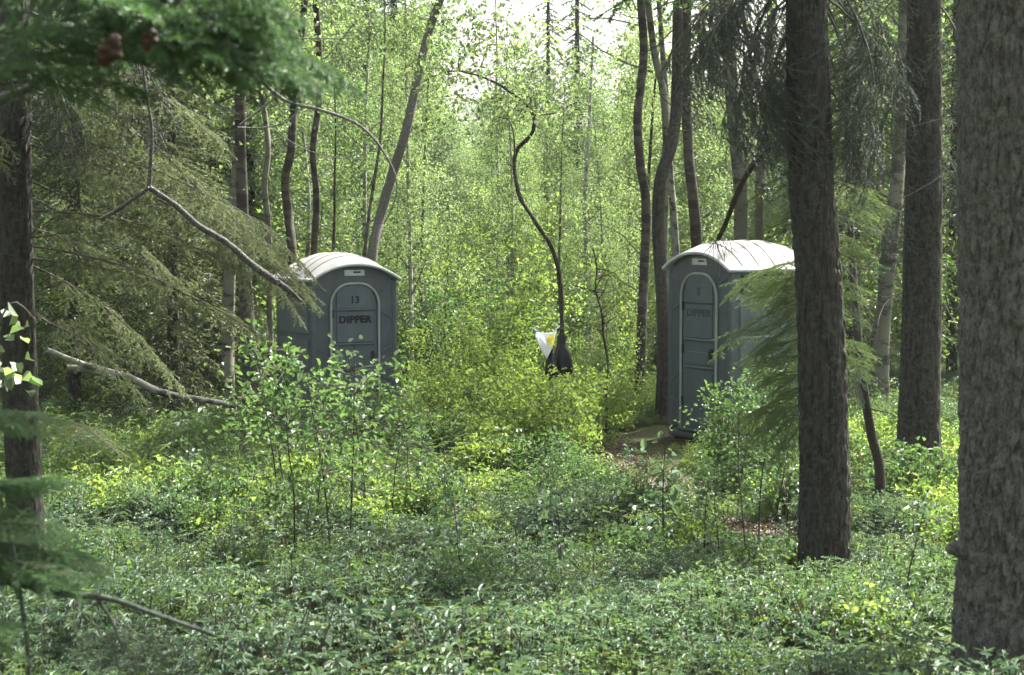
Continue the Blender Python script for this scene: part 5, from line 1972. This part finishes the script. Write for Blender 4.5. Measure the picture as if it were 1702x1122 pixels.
# farther spruce: arching dead branches
for (px, py, to, s) in ((1515, 100, (1450, 150, 16.2), 0.9), (1510, 230, (1440, 270, 16.2), 0.8), (1510, 390, (1430, 430, 16.2), 0.8), (1508, 480, (1430, 540, 16.2), 0.75), (1508, 560, (1440, 610, 16.1), 0.6),
                        (1555, 180, (1620, 230, 16.2), 0.8), (1555, 300, (1620, 330, 16.2), 0.7), (1555, 470, (1610, 560, 16.2), 0.7), (1555, 60, (1610, 110, 16.2), 0.7), (1555, 620, (1590, 680, 16.2), 0.5)):
    attach(ft, fbase, rnd.choice(b_bare), px, py, 16.4, to, s, rnd.uniform(-2, 2), name='dead_branch')
for (px, py, to, s) in ((1515, -30, (1440, 60, 16), 0.9), (1515, 130, (1440, 230, 16), 0.8), (1555, 0, (1620, 90, 16), 0.8), (1515, 330, (1450, 400, 16), 0.6), (1515, 60, (1400, 200, 15.6), 0.8), (1555, 230, (1610, 300, 16), 0.6)):
    attach(ft, fbase, rnd.choice(b_dark + b_live), px, py, 16.4, to, s, rnd.uniform(-.3, .3))

# thick drooping limb that ends over the roof
g = G()
pts_ = [(1330, 190), (1300, 228), (1262, 262), (1240, 292), (1222, 330), (1206, 372), (1194, 396)]
b = [P(px, py, 11.5 + 0.25 * q) - dbase for q, (px, py) in enumerate(pts_)]
tube(g, b, np.linspace(0.026, 0.016, len(b)), 9, 0, sub=5, disp=lambda p, th, i, r: r * 0.25 * mnoise.noise(Vector(p) * 14))
S0, S1 = [], []
for _ in range(16):
    p0 = np.array(b[-1]) + rng.normal(size=3) * 0.02
    q = poly(p0, (rnd.uniform(-1, 1), rnd.uniform(-1, 1), -0.6), rnd.uniform(0.08, 0.28), 4, (0, 0, -0.8), 0.4)
    for j in range(4):
        S0.append(q[j]); S1.append(q[j + 1])
segs(g, S0, S1, [0.003] * len(S0), [0.002] * len(S0), 3, 0)
o = link('drooping_limb', g.mesh('drooping_limb', [M['twig_dark']], smooth=()), dt)

# thin dark leaning stem between the trunks
px_tree('thin dark stem leaning between the two shaded spruce trunks',
        [(1408, 200), (1412, 350), (1420, 480), (1432, 620), (1448, 720), (1462, 782)], 14.5, (12, 21), M['twig_dark'], name='dead_tree', top=5.0, crown=False, n_stub=16)

# fallen birch log
lg = thing('fallen_log', 'fallen birch log slanting down from the left spruce to the lettered toilet', 'log', P(80, 584, 18.6))
b0 = P(80, 584, 18.6)
ch = [P(px, py, d) - b0 for px, py, d in ((78, 582, 18.6), (130, 602, 18.8), (160, 612, 18.9), (215, 628, 19.1), (262, 650, 19.3), (320, 662, 19.6), (380, 672, 20.0), (420, 686, 20.3), (462, 700, 20.7))]
g = G()
tube(g, ch, [0.028, 0.032, 0.038, 0.042, 0.038, 0.034, 0.028, 0.026, 0.022], 12, 0, sub=6, disp=lambda p, th, i, r: r * 0.25 * mnoise.noise(Vector(p) * 8))
link('trunk', g.mesh('trunk', [M['birch_bark']], smooth=(0,)), lg)
g = G()
tube(g, [P(px, py, 18.9) - b0 for px, py in ((112, 612), (150, 614), (190, 624))], [0.035, 0.045, 0.05], 10, 0, sub=4)
link('broken_limb', g.mesh('broken_limb', [M['aspen_bark']], smooth=(0,)), lg)

# hanging forked grey branch
bb0 = P(248, 312, 10.8)
hb = thing('broken_branch', 'forked grey dead branch hanging in front of the olive spruce boughs', 'branch', bb0)
for pts_, ra, rb in (([(236, 100), (244, 160), (252, 220), (248, 312)], 0.006, 0.014), ([(248, 312), (290, 340), (330, 375), (372, 400), (420, 440), (462, 470)], 0.016, 0.022),
                     ([(248, 312), (215, 335), (190, 352), (168, 364)], 0.012, 0.013), ([(462, 470), (480, 482), (500, 500)], 0.020, 0.010)):
    g = G()
    b = [P(px, py, 10.8 + 0.05 * q) - bb0 for q, (px, py) in enumerate(pts_)]
    tube(g, b, np.linspace(ra, rb, len(b)), 10, 0, sub=6, disp=lambda p, th, i, r: r * 0.25 * mnoise.noise(Vector(p) * 16))
    link('limb', g.mesh('limb', [M['branch_mottled']], smooth=(0,)), hb)

# long thin arching twig from the dark bough over to the leaning trunk
aw = P(470, 165, 9.5)
tw_ = thing('arching_branch', 'long thin bare branch arching from the near spruce bough down towards the leaning trunk', 'branch', aw)
for pts_, ra, rb in (([(400, 100), (470, 165), (530, 182), (590, 204), (625, 235), (650, 275), (660, 310), (652, 345), (638, 372)], 0.011, 0.003), ([(455, 215), (500, 245), (560, 262), (640, 266)], 0.004, 0.0015),
                     ([(425, 40), (470, 60), (530, 64), (590, 64)], 0.007, 0.002), ([(612, 216), (622, 204), (634, 200), (650, 180)], 0.003, 0.0015), ([(395, 212), (440, 212), (480, 200), (496, 180)], 0.005, 0.003),
                     ([(380, 22), (410, 10), (435, -8)], 0.009, 0.011)):
    g = G()
    b = [P(px, py, 9.5 + 0.03 * q) - aw for q, (px, py) in enumerate(pts_)]
    tube(g, b, np.linspace(ra, rb, len(b)), 7, 0, sub=4)
    link('limb', g.mesh('limb', [M['twig_grey']], smooth=(0,)), tw_)

# ------------------------------------------------------------------ the near spruce at the left: trunk outside the view, boughs in it
nbase = Vector((-1.75, 3.4, gz(-1.75, 3.4)))
nt_ = thing('spruce_tree', 'nearest spruce, its soft blurred green boughs reaching in over the upper corner', 'tree', nbase)
g = G()
tube(g, [(0, 0, -0.1), (0, 0, 1), (0.02, 0, 3), (0, 0, 6)], [0.15, 0.13, 0.11, 0.05], 28, 0, sub=14, disp=bark_disp(24, 0.008))
link('trunk', g.mesh('trunk', [M['spruce_bark']], smooth=(0,)), nt_)
for (px, py, d, to, s) in (
        (60, -70, 3.3, (430, 40, 3.2), 0.72), (150, -60, 3.4, (520, 90, 3.1), 0.62), (230, 10, 3.3, (570, 150, 3.1), 0.50), (200, -40, 3.2, (460, 70, 3.4), 0.60), (250, -40, 3.3, (500, 60, 3.2), 0.45),
        (-60, 60, 3.2, (200, 60, 3.4), 0.55), (-40, -30, 3.3, (330, 30, 3.3), 0.75), (260, 30, 3.25, (540, 140, 3.2), 0.42), (60, -120, 3.5, (300, 20, 3.3), 0.6), (300, 40, 3.3, (560, 130, 3.3), 0.36),
        (-90, 130, 3.2, (120, 120, 3.3), 0.5), (280, -60, 3.2, (470, 10, 3.2), 0.42)):
    for jj in range(2):
        attach(nt_, nbase, rnd.choice(b_fresh), px, py + rnd.uniform(-20, 12) * jj, d, (to[0] + rnd.uniform(-40, 5) * jj, to[1] + rnd.uniform(-35, 8) * jj, to[2] + rnd.uniform(-.2, .2)), s * rnd.uniform(0.9, 1.1), rnd.uniform(-.6, .6))
for (px, py, d, to, s) in ((-80, 900, 3.6, (180, 930, 3.5), 0.42), (-60, 940, 3.5, (220, 960, 3.5), 0.38), (-90, 820, 3.4, (60, 800, 3.5), 0.33), (-90, 880, 3.4, (70, 860, 3.5), 0.3), (-80, 690, 3.6, (70, 690, 3.6), 0.28),
                           (-50, 930, 3.6, (140, 905, 3.6), 0.3), (-90, 1050, 3.4, (30, 1060, 3.4), 0.25)):
    for jj in range(3):
        attach(nt_, nbase, rnd.choice(b_fresh), px, py + rnd.uniform(-12, 12) * jj, d, (to[0] + rnd.uniform(-30, 10) * jj, to[1] + rnd.uniform(-15, 12) * jj, to[2] + rnd.uniform(-.15, .15)), s * rnd.uniform(0.85, 1.1), rnd.uniform(-.6, .6))
for pts_, ra, rb in (([(-200, 960), (0, 965), (90, 985), (180, 995), (260, 1022), (355, 1055)], 0.009, 0.004), ([(160, 993), (185, 1030), (205, 1078)], 0.004, 0.002), ([(-60, 180), (40, 150), (90, 118), (165, 104)], 0.010, 0.004),
                     ([(-60, 100), (20, 75), (70, 46), (140, 25), (190, 20)], 0.008, 0.003), ([(72, 135), (70, 80), (66, 20), (60, -40)], 0.004, 0.003), ([(20, 900), (32, 980), (44, 1060), (48, 1130)], 0.004, 0.005),
                     ([(-20, 830), (-4, 800), (10, 880), (20, 905)], 0.003, 0.003)):
    g = G()
    b = [P(px, py, 3.5) - nbase for q, (px, py) in enumerate(pts_)]
    tube(g, b, np.linspace(ra, rb, len(b)), 7, 0, sub=4)
    link('branch', g.mesh('branch', [M['lichen_twig']], smooth=(0,)), nt_)
# small bare hanging lichen twigs under the low branch
for k in range(9):
    attach(nt_, nbase, b_hang[k % 3], 110 + k * 28, 985 + k * 7, 3.5, (118 + k * 28, 1120, 3.5), 0.10, name='hanging_twig')

# dead brown leaf clusters caught in the near boughs
for (px, py, s, lab) in ((183, 82, 0.68, 'large curled brown dead leaf caught in the near spruce bough'), (248, 66, 0.45, 'smaller curled brown dead leaf beside the large one in the near spruce bough')):
    p = P(px, py, 2.95)
    g = G()
    V, F = [], []
    for q in range(9):
        for k in range(13):
            u, v = q / 8 - 0.5, k / 12 - 0.5
            w = 0.028 * math.sqrt(max(0.0, 1 - (2 * v) ** 2)) * s * (1 + 0.9 * mnoise.noise(Vector((q * 0.5, k * 0.5, s * 5))))
            th = u * 2.4 + v * 1.5
            V.append((math.sin(th) * w, -math.cos(th) * w * 0.8, v * 0.085 * s + 0.006 * s * mnoise.noise(Vector((q, k * 0.7, s)))))
    for q in range(8):
        for k in range(12):
            o = q * 13 + k
            F.append([o, o + 1, o + 14, o + 13])
    g.add(V, F, 0, 0.25)
    o = link('dead_leaf', g.mesh('dead_leaf', [M['curled_leaf']], smooth=(0,)), None, p, (0.2, 0.3, 0.4))
    tag(o, lab, 'leaf')

# big-leaved twig at the left edge
p = P(-20, 560, 7.5)
lv = thing('leafy_twig', 'twig of large pale rounded leaves at the edge in front of the scaly spruce trunk', 'shrub', Vector((p.x, p.y, gz(p.x, p.y))))
bz = Vector((p.x, p.y, gz(p.x, p.y)))
g = G()
tube(g, [(0, 0, -0.05), (-0.02, 0, 0.7), (0.0, 0, 1.25), (0.10, -0.02, 1.52), (0.2, 0, 1.45)], [0.009, 0.008, 0.006, 0.004, 0.002], 7, 0, sub=4)
link('stem', g.mesh('stem', [M['twig']], smooth=(0,)), lv)
for k in range(34):
    q = P(rnd.uniform(-30, 62), rnd.gauss(590, 42), 7.5 + rnd.uniform(-.12, .12)) - bz
    g = G()
    n_ = 1
    leaves(g, np.array([q]), rand_unit(1, -0.4), rand_unit(1, 0.8), np.array([rnd.uniform(0.05, 0.075)]), np.array([rnd.uniform(0.045, 0.06)]), 0, np.array([rnd.random()]))
    link('leaf', g.mesh('leaf', [M['pale_leaf'] if k % 3 else M['aspen_leaf']]), lv)

print('objects', len(bpy.data.objects))

# ------------------------------------------------------------------ the air of the wood
g = G()
box(g, (0, 195, 9), (620, 450, 22))
hz, nt, out = new_mat('haze')
pv = node(nt, 'ShaderNodeVolumePrincipled')
pv.inputs['Color'].default_value = (0.92, 0.95, 0.98, 1)
pv.inputs['Density'].default_value = 0.00025
pv.inputs['Anisotropy'].default_value = 0.3
nt.links.new(pv.outputs[0], out.inputs['Volume'])
tag(link('haze', g.mesh('haze', [hz])), kind='stuff', label='pale humid air between the trees')
